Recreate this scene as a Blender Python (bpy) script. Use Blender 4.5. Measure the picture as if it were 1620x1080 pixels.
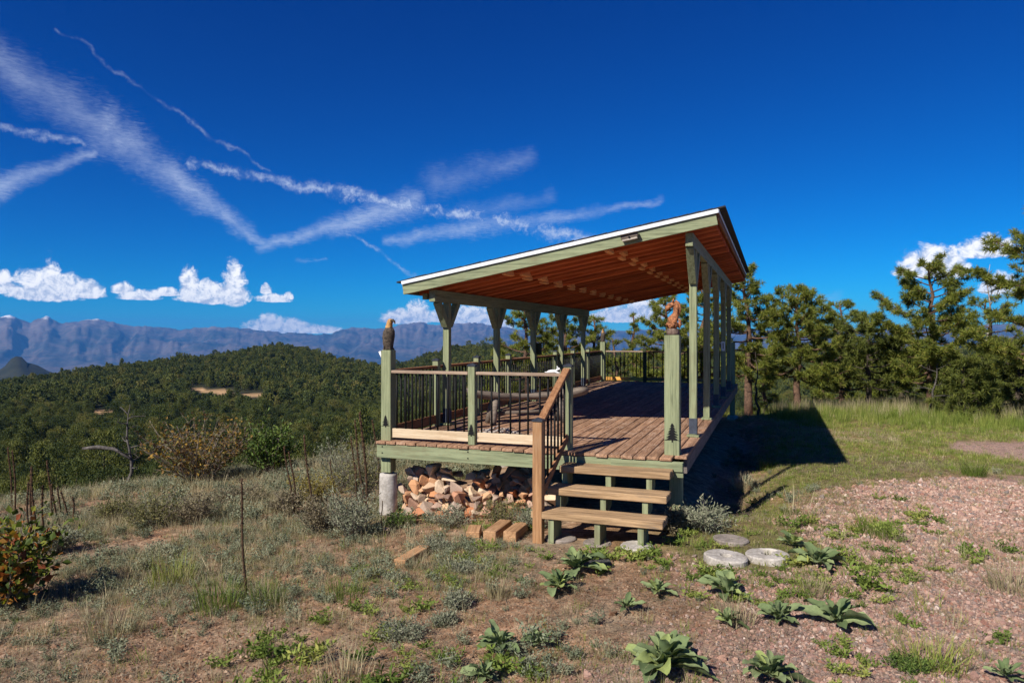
import bpy, bmesh, math, random
import numpy as np
from mathutils import Vector, Matrix, Euler

for o in list(bpy.data.objects):
    bpy.data.objects.remove(o)
random.seed(7)
RNG = np.random.default_rng(7)
SC = bpy.context.scene
COL = SC.collection
R = math.radians

# ------------------------------------------------------------------ camera, world, sun, exposure
YAW = R(20.2)
FPX, CX, HY = 1120.0, 810.0, 530.0           # focal length and horizon in photograph pixels (1620 wide)
CAM = Vector((4.726, -8.098, 1.36))          # deck top is z = 0, x along the deck front, y along its length
cd = bpy.data.cameras.new('camera')
cam = bpy.data.objects.new('camera', cd)
COL.objects.link(cam)
cam.location = CAM
cam.rotation_euler = (R(90), 0, YAW)
cd.sensor_width = 36.0
cd.lens = FPX / 1620 * 36
cd.shift_y = -(540 - HY) / 1620
cd.clip_start = 0.1
cd.clip_end = 120000
SC.camera = cam
FWD = Vector((-math.sin(YAW), math.cos(YAW), 0))
RGT = Vector((math.cos(YAW), math.sin(YAW), 0))

SC.view_settings.view_transform = 'Standard'
SC.view_settings.look = 'None'
SC.view_settings.exposure = 0.5
SC.view_settings.gamma = 1.0
SC.view_settings.use_curve_mapping = False
SC.cycles.use_denoising = True
SC.cycles.use_adaptive_sampling = True
SC.cycles.adaptive_threshold = 0.015
SC.cycles.max_bounces = 6
SC.cycles.diffuse_bounces = 3
SC.cycles.transmission_bounces = 4
SC.cycles.transparent_max_bounces = 6
SC.cycles.volume_bounces = 0

SUN_DIR = Vector((0.47, 1.17, -1.0)).normalized()      # the way the light travels
sl = bpy.data.lights.new('sun', 'SUN')
sl.energy = 5.0
sl.angle = R(0.53)
sl.color = (1.0, 0.93, 0.82)
sun = bpy.data.objects.new('sun', sl)
COL.objects.link(sun)
sun.location = (-10, -20, 30)
sun.rotation_euler = SUN_DIR.to_track_quat('-Z', 'Y').to_euler()


def px_sky(x, y):
    """azimuth (from the view axis) and elevation, degrees, of a point of sky"""
    a = math.atan((x - CX) / FPX)
    return math.degrees(a), math.degrees(math.atan((HY - y) / FPX * math.cos(a)))


class NT:
    """tiny helper for shader maths"""
    def __init__(s, tree):
        s.t = tree

    def n(s, kind, **kw):
        nd = s.t.nodes.new(kind)
        for k, v in kw.items():
            setattr(nd, k, v)
        return nd

    def put(s, sock, v):
        if isinstance(v, (int, float)):
            sock.default_value = v
        elif isinstance(v, (tuple, list)):
            sock.default_value = v if len(v) == len(sock.default_value) else (*v, 1.0)
        else:
            s.t.links.new(v, sock)

    def m(s, op, a, b=0.0, c=0.0, clamp=False):
        nd = s.n('ShaderNodeMath', operation=op)
        nd.use_clamp = clamp
        s.put(nd.inputs[0], a)
        s.put(nd.inputs[1], b)
        s.put(nd.inputs[2], c)
        return nd.outputs[0]

    def rng(s, v, a, b, c=0.0, d=1.0, smooth=True):
        nd = s.n('ShaderNodeMapRange')
        nd.interpolation_type = 'SMOOTHSTEP' if smooth else 'LINEAR'
        s.put(nd.inputs[0], v)
        for i, q in zip((1, 2, 3, 4), (a, b, c, d)):
            s.put(nd.inputs[i], q)
        return nd.outputs[0]

    def mix(s, f, a, b, blend='MIX'):
        nd = s.n('ShaderNodeMix', data_type='RGBA', blend_type=blend)
        s.put(nd.inputs[0], f)
        s.put(nd.inputs[6], a)
        s.put(nd.inputs[7], b)
        return nd.outputs[2]

    def noise(s, vec, scale, detail=4.0, rough=0.55, dist=0.0):
        nd = s.n('ShaderNodeTexNoise')
        if vec is not None:
            s.put(nd.inputs['Vector'], vec)
        s.put(nd.inputs['Scale'], scale)
        s.put(nd.inputs['Detail'], detail)
        s.put(nd.inputs['Roughness'], rough)
        s.put(nd.inputs['Distortion'], dist)
        return nd.outputs['Fac']

    def comb(s, x, y, z=0.0):
        nd = s.n('ShaderNodeCombineXYZ')
        for i, q in enumerate((x, y, z)):
            s.put(nd.inputs[i], q)
        return nd.outputs[0]

    def mapv(s, vec, scale=(1, 1, 1), loc=(0, 0, 0), rot=(0, 0, 0)):
        nd = s.n('ShaderNodeMapping')
        s.put(nd.inputs['Vector'], vec)
        nd.inputs['Location'].default_value = loc
        nd.inputs['Rotation'].default_value = rot
        nd.inputs['Scale'].default_value = scale
        return nd.outputs[0]

    def ramp(s, v, stops, mode='LINEAR'):
        nd = s.n('ShaderNodeValToRGB')
        nd.color_ramp.interpolation = mode
        el = nd.color_ramp.elements
        while len(el) < len(stops):
            el.new(0.5)
        for e, (p, c) in zip(el, stops):
            e.position = p
            e.color = (*c, 1.0)
        s.put(nd.inputs[0], v)
        return nd.outputs[0]


def build_world():
    w = bpy.data.worlds.new('World')
    SC.world = w
    w.use_nodes = True
    t = w.node_tree
    t.nodes.clear()
    N = NT(t)
    sky = N.n('ShaderNodeTexSky', sky_type='NISHITA')
    sky.sun_disc = False
    sky.sun_elevation = math.asin(-SUN_DIR.z)
    sky.sun_rotation = math.atan2(-SUN_DIR.x, -SUN_DIR.y)
    sky.altitude = 2600
    sky.air_density = 1.0
    sky.dust_density = 0.25
    sky.ozone_density = 3.0
    # the clear, deep blue of high dry air: one tone curve for the whole sky
    sep = N.n('ShaderNodeSeparateColor')
    t.links.new(sky.outputs[0], sep.inputs[0])
    cmb = N.n('ShaderNodeCombineColor')
    for i, (g, p) in enumerate(((0.125, 3.9), (0.485, 1.52), (0.725, 1.15))):
        N.put(cmb.inputs[i], N.m('MULTIPLY', N.m('POWER', N.m('MULTIPLY', sep.outputs[i], 0.1), p), g * 10.0))
    base = cmb.outputs[0]
    tc = N.n('ShaderNodeTexCoord')
    rot = N.n('ShaderNodeVectorRotate', rotation_type='Z_AXIS')
    t.links.new(tc.outputs['Generated'], rot.inputs['Vector'])
    rot.inputs['Angle'].default_value = -YAW
    sx = N.n('ShaderNodeSeparateXYZ')
    t.links.new(rot.outputs[0], sx.inputs[0])
    az = N.m('MULTIPLY', N.m('ARCTAN2', sx.outputs[0], sx.outputs[1]), 57.29578)
    el = N.m('MULTIPLY', N.m('ARCSINE', sx.outputs[2]), 57.29578)
    P = N.comb(az, el, 0.0)
    n_big = N.noise(P, 0.35, 5, 0.6)
    n_mid = N.noise(P, 1.1, 6, 0.65, 0.6)
    n_fine = N.noise(P, 3.2, 6, 0.65, 0.5)
    n_off = N.noise(N.mapv(P, loc=(0.22, -0.30, 0)), 1.1, 6, 0.65, 0.6)
    streak = N.noise(N.mapv(P, (1.1, 4.4, 1), rot=(0, 0, R(38))), 1.5, 8, 0.68, 0.5)
    # ---- contrails: (x0, y0, x1, y1, half width start, half width end, strength, ropy)
    trails = [(-60, 60, 170, 205, 22, 30, .34, 0), (170, 205, 418, 384, 30, 6, .55, 0),
              (412, 391, 650, 322, 7, 20, .62, 0),
              (300, 258, 420, 282, 5, 6, .55, 1), (420, 282, 540, 305, 6, 9, .62, 1), (540, 305, 660, 328, 9, 9, .78, 1),
              (660, 328, 800, 350, 8, 10, .75, 1), (800, 350, 950, 385, 10, 12, .72, 1),
              (612, 381, 800, 352, 7, 14, .5, 0), (800, 356, 1045, 316, 10, 5, .42, 0),
              (90, 45, 270, 172, 2.2, 3, .16, 1), (270, 172, 425, 272, 3.4, 2.4, .24, 1),
              (-10, 298, 152, 238, 14, 5, .56, 0), (-10, 197, 150, 234, 5, 4, .42, 1),
              (535, 355, 662, 442, 2.5, 3, .34, 1),
              (690, 288, 835, 250, 24, 14, .22, 0), (735, 338, 870, 312, 14, 10, .18, 0), (470, 413, 515, 411, 4, 3, .3, 2),
              (1280, 476, 1330, 466, 6, 8, .35, 2), (1560, 470, 1700, 476, 14, 14, .35, 2)]
    acc = None
    k = 57.3 / FPX

    def V(op, *ins):
        nd = N.n('ShaderNodeVectorMath', operation=op)
        for i, q in enumerate(ins):
            N.put(nd.inputs[i], q)
        return nd.outputs['Value' if op in ('DOT_PRODUCT', 'LENGTH') else 'Vector']
    patchy = N.rng(n_big, 0.30, 0.62, 0.45, 1.05)
    broken = N.rng(N.noise(P, 0.75, 3, 0.6), 0.36, 0.60, 0.12, 1.1)
    wv = N.m('SUBTRACT', N.noise(P, 0.5, 3, 0.55), 0.5)
    PW = V('ADD', P, N.comb(N.m('MULTIPLY', wv, 0.8), N.m('MULTIPLY', wv, 1.5), 0.0))
    f_rope = N.m('SUBTRACT', n_fine, 0.5)
    f_streak = N.m('SUBTRACT', streak, 0.5)
    for (x0, y0, x1, y1, w0, w1, amp, ropy) in trails:
        a0, e0 = px_sky(x0, y0)
        a1, e1 = px_sky(x1, y1)
        dx, dy = a1 - a0, e1 - e0
        L2 = dx * dx + dy * dy
        u = V('SUBTRACT', PW, (a0, e0, 0))
        tt = N.m('ADD', V('DOT_PRODUCT', u, (dx / L2, dy / L2, 0)), 0.0, clamp=True)
        d = V('LENGTH', V('MULTIPLY_ADD', tt, (-dx, -dy, 0), u))
        q = N.m('DIVIDE', d, N.m('MULTIPLY_ADD', tt, (w1 - w0) * k, w0 * k))
        q = N.m('MULTIPLY_ADD', f_rope if ropy == 1 else f_streak, (2.0, 2.9, 2.4)[ropy], q)
        mk = N.m('MULTIPLY', N.rng(q, 1.6, -0.6, 0.0, amp), broken if ropy == 1 else patchy)
        if ropy == 2:
            mk = N.m('MULTIPLY', mk, N.rng(streak, 0.35, 0.62))
        acc = mk if acc is None else N.m('MAXIMUM', acc, mk)
    # ---- fair-weather cumulus, flat below and heaped above: (cx, base y, half width, height)
    heaps = [(-5, 458, 30, 28), (78, 467, 56, 40), (82, 462, 18, 48), (130, 467, 30, 26), (222, 472, 32, 14), (196, 462, 16, 16),
             (335, 474, 56, 32), (370, 472, 22, 60), (300, 468, 17, 48), (265, 466, 22, 12), (432, 476, 30, 12), (456, 472, 9, 11), (420, 462, 9, 16),
             (440, 524, 62, 24), (500, 525, 45, 13), (425, 522, 22, 28),
             (640, 508, 46, 24), (660, 506, 26, 36), (745, 508, 44, 30), (775, 518, 46, 22), (700, 506, 30, 20),
             (985, 505, 56, 26), (1015, 500, 42, 34), (945, 506, 30, 14),
             (1470, 430, 46, 42), (1500, 432, 28, 40), (1432, 432, 20, 10), (1560, 402, 40, 28), (1592, 390, 10, 14), (1583, 460, 26, 28), (1620, 462, 30, 20),
             (-140, 470, 80, 50), (1750, 440, 90, 50), (1900, 470, 90, 40), (-320, 480, 100, 40)]
    cum = None
    edge = N.m('ADD', N.m('MULTIPLY', N.m('SUBTRACT', n_mid, 0.5), 1.7), N.m('MULTIPLY', N.m('SUBTRACT', n_fine, 0.5), 0.55))
    for (cx, by, hw, ht) in heaps:
        a0, e0 = px_sky(cx, by)
        sx_, sy_ = 1 / (hw * k), 1 / (ht * k)
        u = V('MULTIPLY_ADD', P, (sx_, sy_, 0), (-a0 * sx_, -e0 * sy_, 0))
        w_ = V('MAXIMUM', u, V('MULTIPLY', u, (-1, -4.5, 0)))
        v = V('DOT_PRODUCT', w_, w_)
        cum = v if cum is None else N.m('MINIMUM', cum, v)
    dens = N.m('ADD', N.m('SUBTRACT', 1.0, cum), edge)
    cmask = N.rng(dens, 0.02, 0.62)
    # billow light and shade painted into the cloud colour by offset noise
    shade = N.m('ADD', N.m('MULTIPLY', N.m('SUBTRACT', n_mid, n_off), 1.6), N.m('ADD', 0.45, N.m('MULTIPLY', n_fine, 0.5)))
    ccol = N.ramp(N.rng(shade, 0.42, 0.95), [(0.0, (0.46, 0.53, 0.68)), (0.5, (0.78, 0.81, 0.88)), (1.0, (1.0, 0.99, 0.98))])
    bg1 = N.n('ShaderNodeBackground')
    bg1.inputs['Strength'].default_value = 0.1
    t.links.new(base, bg1.inputs['Color'])
    bg2 = N.n('ShaderNodeBackground')
    t.links.new(ccol, bg2.inputs['Color'])
    bg2.inputs['Strength'].default_value = 0.88
    bg3 = N.n('ShaderNodeBackground')
    bg3.inputs['Color'].default_value = (0.60, 0.70, 0.90, 1)
    bg3.inputs['Strength'].default_value = 0.74

    def msh(f, a_, b_):
        nd = N.n('ShaderNodeMixShader')
        N.put(nd.inputs[0], f)
        t.links.new(a_.outputs[0], nd.inputs[1])
        t.links.new(b_.outputs[0], nd.inputs[2])
        return nd

    def band(lo, hi, al, ah):
        e_ = N.m('MULTIPLY', N.m('GREATER_THAN', el, lo), N.m('LESS_THAN', el, hi))
        return N.m('MULTIPLY', e_, N.m('MULTIPLY', N.m('GREATER_THAN', az, al), N.m('LESS_THAN', az, ah)))
    # clear sky is used directly where no cloud is drawn (saves time)
    s1 = msh(band(-1.0, 9.5, -62.0, 62.0), bg1, msh(N.m('MULTIPLY', cmask, 0.97), bg1, bg2))
    mg = msh(band(2.2, 29.0, -48.0, 45.0), s1, msh(acc, s1, bg3))
    out = N.n('ShaderNodeOutputWorld')
    t.links.new(mg.outputs[0], out.inputs[0])
    w.cycles.sampling_method = 'MANUAL'
    w.cycles.sample_map_resolution = 256


build_world()


# ------------------------------------------------------------------ helpers
def lin(r, g, b, k=1.0):
    f = lambda c: ((c / 255) / 12.92 if c / 255 <= 0.04045 else ((c / 255 + 0.055) / 1.055) ** 2.4)
    return (f(r) * k, f(g) * k, f(b) * k)


WM = {}


def register(o, M=None):
    WM[o.name] = M if M is not None else Matrix.Identity(4)
    return o


def attach(o, parent, M):
    """link o at world matrix M under parent"""
    COL.objects.link(o)
    if parent is not None:
        o.parent = parent
        o.matrix_parent_inverse = WM[parent.name].inverted()
    o.matrix_basis = M
    WM[o.name] = M
    return o


def tag(o, label=None, cat=None, group=None, kind=None):
    if label: o['label'] = label
    if cat: o['category'] = cat
    if group: o['group'] = group
    if kind: o['kind'] = kind
    return o


def empty(name, loc, label=None, cat=None, group=None, rz=0.0, scale=1.0, parent=None):
    o = bpy.data.objects.new(name, None)
    o.empty_display_size = 0.1
    M = Matrix.Translation(loc) @ Matrix.Rotation(rz, 4, 'Z') @ Matrix.Scale(scale, 4)
    attach(o, parent, M)
    return tag(o, label, cat, group)


class MB:
    def __init__(s):
        s.v, s.f, s.n = [], [], 0

    def add(s, verts, faces):
        verts = np.asarray(verts, dtype=float).reshape(-1, 3)
        s.v.append(verts)
        b = s.n
        s.f.extend([tuple(i + b for i in f) for f in faces])
        s.n += len(verts)
        return s

    def box(s, c, size, M=None, ch=0.0):
        hx, hy, hz = (q / 2 for q in size)
        if ch <= 0:
            v = np.array([(x, y, z) for x in (-hx, hx) for y in (-hy, hy) for z in (-hz, hz)])
            f = [(0, 1, 3, 2), (4, 6, 7, 5), (0, 4, 5, 1), (2, 3, 7, 6), (0, 2, 6, 4), (1, 5, 7, 3)]
        else:
            v, f = chamfer(hx, hy, hz, ch)
        if M is not None:
            v = v @ np.array(M.to_3x3()).T
        return s.add(v + np.array(c), f)

    def bar(s, p, q, w, h, up=(0, 0, 1), ch=0.0):
        """box from p to q, w wide sideways, h high"""
        p, q = Vector(p), Vector(q)
        d = (q - p)
        L = d.length
        y = d.normalized()
        x = y.cross(Vector(up)).normalized()
        z = x.cross(y)
        M = Matrix((x, y, z)).transposed()
        return s.box((p + q) / 2, (w, L, h), M, ch)

    def tube(s, pts, rad, sides=8, cap=True):
        pts = [Vector(p) for p in pts]
        if isinstance(rad, (int, float)):
            rad = [rad] * len(pts)
        rings = []
        ref = Vector((0.31, 0.17, 0.93))
        vs = []
        for i, p in enumerate(pts):
            d = (pts[min(i + 1, len(pts) - 1)] - pts[max(i - 1, 0)])
            d = d.normalized() if d.length > 1e-9 else Vector((0, 0, 1))
            a = d.cross(ref)
            if a.length < 0.05:
                a = d.cross(Vector((1, 0, 0)))
            a.normalize()
            b = d.cross(a)
            for k in range(sides):
                t = 2 * math.pi * k / sides
                vs.append(p + (a * math.cos(t) + b * math.sin(t)) * rad[i])
        fs = []
        for i in range(len(pts) - 1):
            for k in range(sides):
                k2 = (k + 1) % sides
                fs.append((i * sides + k, i * sides + k2, (i + 1) * sides + k2, (i + 1) * sides + k))
        if cap:
            fs.append(tuple(range(sides - 1, -1, -1)))
            o = (len(pts) - 1) * sides
            fs.append(tuple(o + k for k in range(sides)))
        return s.add([tuple(v) for v in vs], fs)

    def lathe(s, prof, sides=24, c=(0, 0, 0)):
        vs, fs = [], []
        for (r, z) in prof:
            for k in range(sides):
                t = 2 * math.pi * k / sides
                vs.append((c[0] + r * math.cos(t), c[1] + r * math.sin(t), c[2] + z))
        for i in range(len(prof) - 1):
            for k in range(sides):
                k2 = (k + 1) % sides
                fs.append((i * sides + k, i * sides + k2, (i + 1) * sides + k2, (i + 1) * sides + k))
        fs.append(tuple(range(sides - 1, -1, -1)))
        o = (len(prof) - 1) * sides
        fs.append(tuple(o + k for k in range(sides)))
        return s.add(vs, fs)

    def mesh(s, name, mats, smooth=False):
        me = bpy.data.meshes.new(name)
        me.from_pydata(np.concatenate(s.v).tolist() if s.v else [], [], s.f)
        for m in (mats if isinstance(mats, (list, tuple)) else [mats]):
            me.materials.append(m)
        if smooth:
            me.polygons.foreach_set('use_smooth', [True] * len(me.polygons))
        me.update()
        return me

    def build(s, name, mat, parent=None, smooth=False, M=None, origin=None):
        """a mesh object from world coordinates; its origin is put at its own centre foot"""
        V = np.concatenate(s.v)
        if M is None:
            if origin is None:
                lo, hi = V.min(0), V.max(0)
                origin = ((lo[0] + hi[0]) / 2, (lo[1] + hi[1]) / 2, lo[2])
            M = Matrix.Translation(origin)
            s.v = [V - np.array(origin)]
        me = s.mesh(name, mat, smooth)
        return attach(bpy.data.objects.new(name, me), parent, M)


def chamfer(hx, hy, hz, c):
    c = min(c, hx * .45, hy * .45, hz * .45)
    v, idx = [], {}
    for sx in (-1, 1):
        for sy in (-1, 1):
            for sz in (-1, 1):
                for a in range(3):
                    p = [sx * hx, sy * hy, sz * hz]
                    for b, h in enumerate((hx, hy, hz)):
                        if b != a:
                            p[b] = (sx, sy, sz)[b] * (h - c)
                    idx[(sx, sy, sz, a)] = len(v)
                    v.append(p)
    f = []
    for a in range(3):
        b, c2 = [(1, 2), (2, 0), (0, 1)][a]
        for s in (-1, 1):
            q = []
            for (i, j) in ((-1, -1), (1, -1), (1, 1), (-1, 1)):
                k = [0, 0, 0]
                k[a], k[b], k[c2] = s, i, j
                q.append(idx[(*k, a)])
            f.append(tuple(q if s > 0 else q[::-1]))
    for a in range(3):
        b, c2 = [(1, 2), (2, 0), (0, 1)][a]
        for i in (-1, 1):
            for j in (-1, 1):
                def K(s, face):
                    k = [0, 0, 0]
                    k[a], k[b], k[c2] = s, i, j
                    return idx[(*k, face)]
                q = [K(-1, b), K(1, b), K(1, c2), K(-1, c2)]
                f.append(tuple(q if i * j > 0 else q[::-1]))
    for sx in (-1, 1):
        for sy in (-1, 1):
            for sz in (-1, 1):
                q = [idx[(sx, sy, sz, a)] for a in range(3)]
                f.append(tuple(q if sx * sy * sz > 0 else q[::-1]))
    return np.array(v, dtype=float), f


def fbm(x, y, sc=1.0, octv=4, seed=0.0, gain=0.5):
    """cheap vectorised value noise, -1..1"""
    x = np.asarray(x, float) * sc + seed * 17.31
    y = np.asarray(y, float) * sc - seed * 9.77
    tot = np.zeros(np.broadcast(x, y).shape)
    amp, norm = 1.0, 0.0
    for o in range(octv):
        xi, yi = np.floor(x), np.floor(y)
        xf, yf = x - xi, y - yi
        u, v = xf * xf * (3 - 2 * xf), yf * yf * (3 - 2 * yf)
        def h(a, b):
            q = np.sin(a * 127.1 + b * 311.7 + o * 53.3) * 43758.5453
            return (q - np.floor(q)) * 2 - 1
        tot = tot + amp * ((h(xi, yi) * (1 - u) + h(xi + 1, yi) * u) * (1 - v) + (h(xi, yi + 1) * (1 - u) + h(xi + 1, yi + 1) * u) * v)
        norm += amp
        amp *= gain
        x, y = x * 2.03 + 11.3, y * 2.03 - 7.9
    return tot / norm


def sstep(a, b, x):
    t = np.clip((x - a) / (b - a), 0, 1)
    return t * t * (3 - 2 * t)


def softplus(x, k):
    return np.logaddexp(0, np.asarray(x, float) / k) * k


# ------------------------------------------------------------------ the lie of the land
SKYLINE = np.array([(-600, 610), (-200, 606), (0, 598), (100, 583), (200, 570), (280, 560), (340, 555), (400, 545), (440, 540), (480, 545), (520, 557),
                    (560, 567), (600, 572), (640, 570), (680, 555), (720, 544), (770, 541), (830, 547), (900, 552), (1000, 551), (1100, 546),
                    (1200, 549), (1400, 546), (1620, 541), (2400, 541)], float)
CLEAR = [(345, 616, 30, 2.8), (312, 611, 16, 2.2), (398, 620, 22, 2.2), (165, 648, 22, 4.5), (404, 633, 9, 1.8)]


def polar(x, y):
    dx, dy = np.asarray(x, float) - CAM.x, np.asarray(y, float) - CAM.y
    d = dx * FWD.x + dy * FWD.y
    s = dx * RGT.x + dy * RGT.y
    return np.hypot(dx, dy), np.arctan2(s, d)


def ground_z(x, y):
    x, y = np.asarray(x, float), np.asarray(y, float)
    r, a = polar(x, y)
    z = -0.80 - 0.080 * softplus(3.0 - x, 0.5) + 0.03 * softplus(-2.0 - y, 0.6) - 0.010 * softplus(x - 4, 1) - 0.006 * softplus(y, 1)
    z = z + 0.02 * fbm(x, y, 1.3, 3, 1.0) + 0.05 * fbm(x, y, 0.35, 2, 2.0) * sstep(6, 12, r)
    z = z - 0.26 * np.exp(-((x - 4.15) / 0.6) ** 2) * sstep(0.4, 1.8, y) * sstep(12, 9, y)
    s1 = (-0.7 * x + 0.7 * y) - 8.3
    s2 = y - 0.3 * x - 21.0
    z = z - 0.30 * softplus(s1, 1.3) - 0.16 * softplus(s2, 2.0)
    # the valley and the wooded ridge beyond it
    ca = np.clip(np.cos(a), 0.25, 1.0)
    xs = CX + FPX * np.tan(np.clip(a, -1.2, 1.2))
    sky = np.interp(xs, SKYLINE[:, 0], SKYLINE[:, 1])
    r_c = 950.0 + 60 * fbm(a * 6, a * 0, 1.0, 2, 5.0)
    zr = CAM.z - (sky - HY) * (r_c * ca) / FPX - 10.0
    zf = np.interp(r, [0, 60, 130, 250, 400, 600], [0, -13, -28, -42, -48, -43])
    t = np.clip((r - 600) / (r_c - 600), 0, 1)
    zf = np.where(r > 600, -43 + (zr + 43) * np.sin(t * math.pi / 2) ** 1.3, zf)
    far = np.clip((r - r_c) / 1000.0, 0, None)
    zf = np.where(r > r_c, zr - 30 * np.minimum(far, 1) - np.interp(r, [950, 2000, 5000, 12000, 60000], [0, 130, 330, 760, 900]), zf)
    zf = zf + 5.0 * fbm(x, y, 0.006, 3, 3.0) * sstep(80, 250, r) * (1 - 0.85 * sstep(700, 900, r)) + 22 * fbm(x, y, 0.0011, 3, 4.0) * sstep(1500, 3000, r)
    # the butte on the left
    da = (xs - 30) / 150.0
    zb = 235 * np.exp(-np.abs(da) ** 1.2 * 1.1) * np.exp(-((r - 4600) / 700.0) ** 2)
    zb = zb + 26 * np.exp(-((xs - 26) / 14.0) ** 4) * np.exp(-((r - 4600) / 220.0) ** 2)
    zf = zf + zb * (1 + 0.16 * fbm(x, y, 0.010, 4, 8.0))
    w = sstep(38, 110, r)
    return z * (1 - w) + zf * w


def gz(x, y):
    return float(ground_z(x, y))


def hit(px, py, lift=0.0):
    """where on the ground the photograph shows a point"""
    d = (FWD + RGT * ((px - CX) / FPX) + Vector((0, 0, (HY - py) / FPX)))
    lo, t = 2.0, 2.0
    for _ in range(300):
        p = CAM + d * t
        if p.z <= gz(p.x, p.y) + lift:
            break
        lo, t = t, t * 1.02
    hi = t
    for _ in range(14):
        t = (lo + hi) / 2
        p = CAM + d * t
        if p.z <= gz(p.x, p.y) + lift:
            hi = t
        else:
            lo = t
    return Vector((p.x, p.y, gz(p.x, p.y)))


def at_depth(px, D):
    p = CAM + (FWD + RGT * ((px - CX) / FPX)) * D
    return Vector((p.x, p.y, gz(p.x, p.y)))


def px_len(n, p):
    """metres that n photograph pixels span at point p"""
    return n * (Vector(p) - CAM).dot(FWD) / FPX


def m_gravel(x, y):
    e = y - (2.6 + 0.76 * (x - 4.9)) + 0.5 * fbm(x, y, 0.9, 3, 11)
    l = x - (4.75 + (y + 0.2) * 0.34) + 1.1 * fbm(x, y, 0.6, 4, 12)
    g = sstep(0.25, -0.35, e) * sstep(-0.8, 0.8, l)
    p2 = ((x - 11.0) / 3.0) ** 2 + ((y - 8.3) / 1.8) ** 2 + 0.5 * fbm(x, y, 0.8, 3, 13)
    return np.maximum(g, sstep(1.1, 0.7, p2))


def m_green(x, y):
    e = y - (2.6 + 0.76 * (x - 4.9)) + 0.5 * fbm(x, y, 0.9, 3, 11)
    g = sstep(-0.1, 0.5, e) * sstep(3.9, 4.9, x + 0.3 * fbm(x, y, 0.8, 2, 14)) * sstep(40, 26, y)
    g = g * (1 - m_gravel(x, y)) * (0.62 + 0.38 * sstep(-0.25, 0.2, fbm(x, y, 0.75, 3, 15)))
    b = np.exp(-(((x - 4.45) / 0.95) ** 2 + ((y + 0.45) / 0.85) ** 2)) * 1.5 + np.exp(-(((x - 4.6) / 0.5) ** 2 + ((y - 1.6) / 1.0) ** 2))
    return np.clip(np.maximum(g, b * sstep(-0.5, 0.1, fbm(x, y, 1.6, 3, 16) + b * .5)), 0, 1)


def m_clear(x, y):
    r, a = polar(x, y)
    xs = CX + FPX * np.tan(np.clip(a, -1.2, 1.2))
    D = r * np.cos(a)
    ys = HY - (ground_z(x, y) - CAM.z) * FPX / np.maximum(D, 1)
    m = np.zeros_like(xs)
    for (cx, cy, w, h) in CLEAR:
        m = np.maximum(m, 1 - ((xs - cx) / w) ** 2 - ((ys - cy - 4) / h) ** 2)
    return np.where((r > 200) & (r < 1200), m, 0)


# ------------------------------------------------------------------ materials
def new_mat(name):
    m = bpy.data.materials.new(name)
    m.use_nodes = True
    t = m.node_tree
    t.nodes.clear()
    out = t.nodes.new('ShaderNodeOutputMaterial')
    return m, NT(t), out


def principled(N, out, col, rough=0.8, bump=None, bstr=0.3, bdist=0.01, metal=0.0, spec=0.3):
    b = N.n('ShaderNodeBsdfPrincipled')
    N.put(b.inputs['Base Color'], col)
    N.put(b.inputs['Roughness'], rough)
    N.put(b.inputs['Metallic'], metal)
    N.put(b.inputs['Specular IOR Level'], spec)
    if bump is not None:
        bp = N.n('ShaderNodeBump')
        bp.inputs['Strength'].default_value = bstr
        bp.inputs['Distance'].default_value = bdist
        N.put(bp.inputs['Height'], bump)
        N.t.links.new(bp.outputs[0], b.inputs['Normal'])
    N.t.links.new(b.outputs[0], out.inputs['Surface'])
    return b


def wood(name, dark, light, axis='Y', wear=None, wear_amt=0.4, rough=0.85, spread=0.25, paint=False):
    """grain runs along the object's own axis; every object gets its own tone"""
    m, N, out = new_mat(name)
    tc = N.n('ShaderNodeTexCoord')
    oi = N.n('ShaderNodeObjectInfo')
    off = N.n('ShaderNodeVectorMath', operation='ADD')
    N.put(off.inputs[0], tc.outputs['Object'])
    N.put(off.inputs[1], N.comb(N.m('MULTIPLY', oi.outputs['Random'], 37.0), N.m('MULTIPLY', oi.outputs['Random'], 91.0), N.m('MULTIPLY', oi.outputs['Random'], 53.0)))
    P = off.outputs[0]
    sc = {'X': (1.2, 28, 28), 'Y': (28, 1.2, 28), 'Z': (28, 28, 1.2)}[axis]
    grain = N.noise(N.mapv(P, sc), 1.0, 5, 0.65, 0.6)
    fine = N.noise(N.mapv(P, tuple(q * 5 for q in sc)), 1.0, 3, 0.6)
    blot = N.noise(P, 2.2, 4, 0.6)
    v = N.m('ADD', N.m('MULTIPLY', grain, 0.65), N.m('MULTIPLY', fine, 0.35))
    if paint:
        v2 = N.rng(v, 0.30, 0.62)
    else:
        v2 = N.rng(v, 0.34, 0.66)
    col = N.mix(v2, dark, light)
    tone = N.m('ADD', 1.0 - spread, N.m('MULTIPLY', oi.outputs['Random'], 2 * spread))
    tone = N.m('MULTIPLY', tone, N.m('ADD', 0.78, N.m('MULTIPLY', blot, 0.44)))
    col = N.mix(1.0, col, N.comb(tone, tone, tone), 'MULTIPLY')
    if wear is not None:
        col = N.mix(N.m('MULTIPLY', N.rng(N.m('ADD', N.m('MULTIPLY', blot, 0.5), N.m('MULTIPLY', fine, 0.5)), 0.5, 0.64), wear_amt), col, wear)
    principled(N, out, col, rough, N.m('ADD', v, N.m('MULTIPLY', fine, 0.4)), 0.45 if not paint else 0.3, 0.006)
    return m


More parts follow.
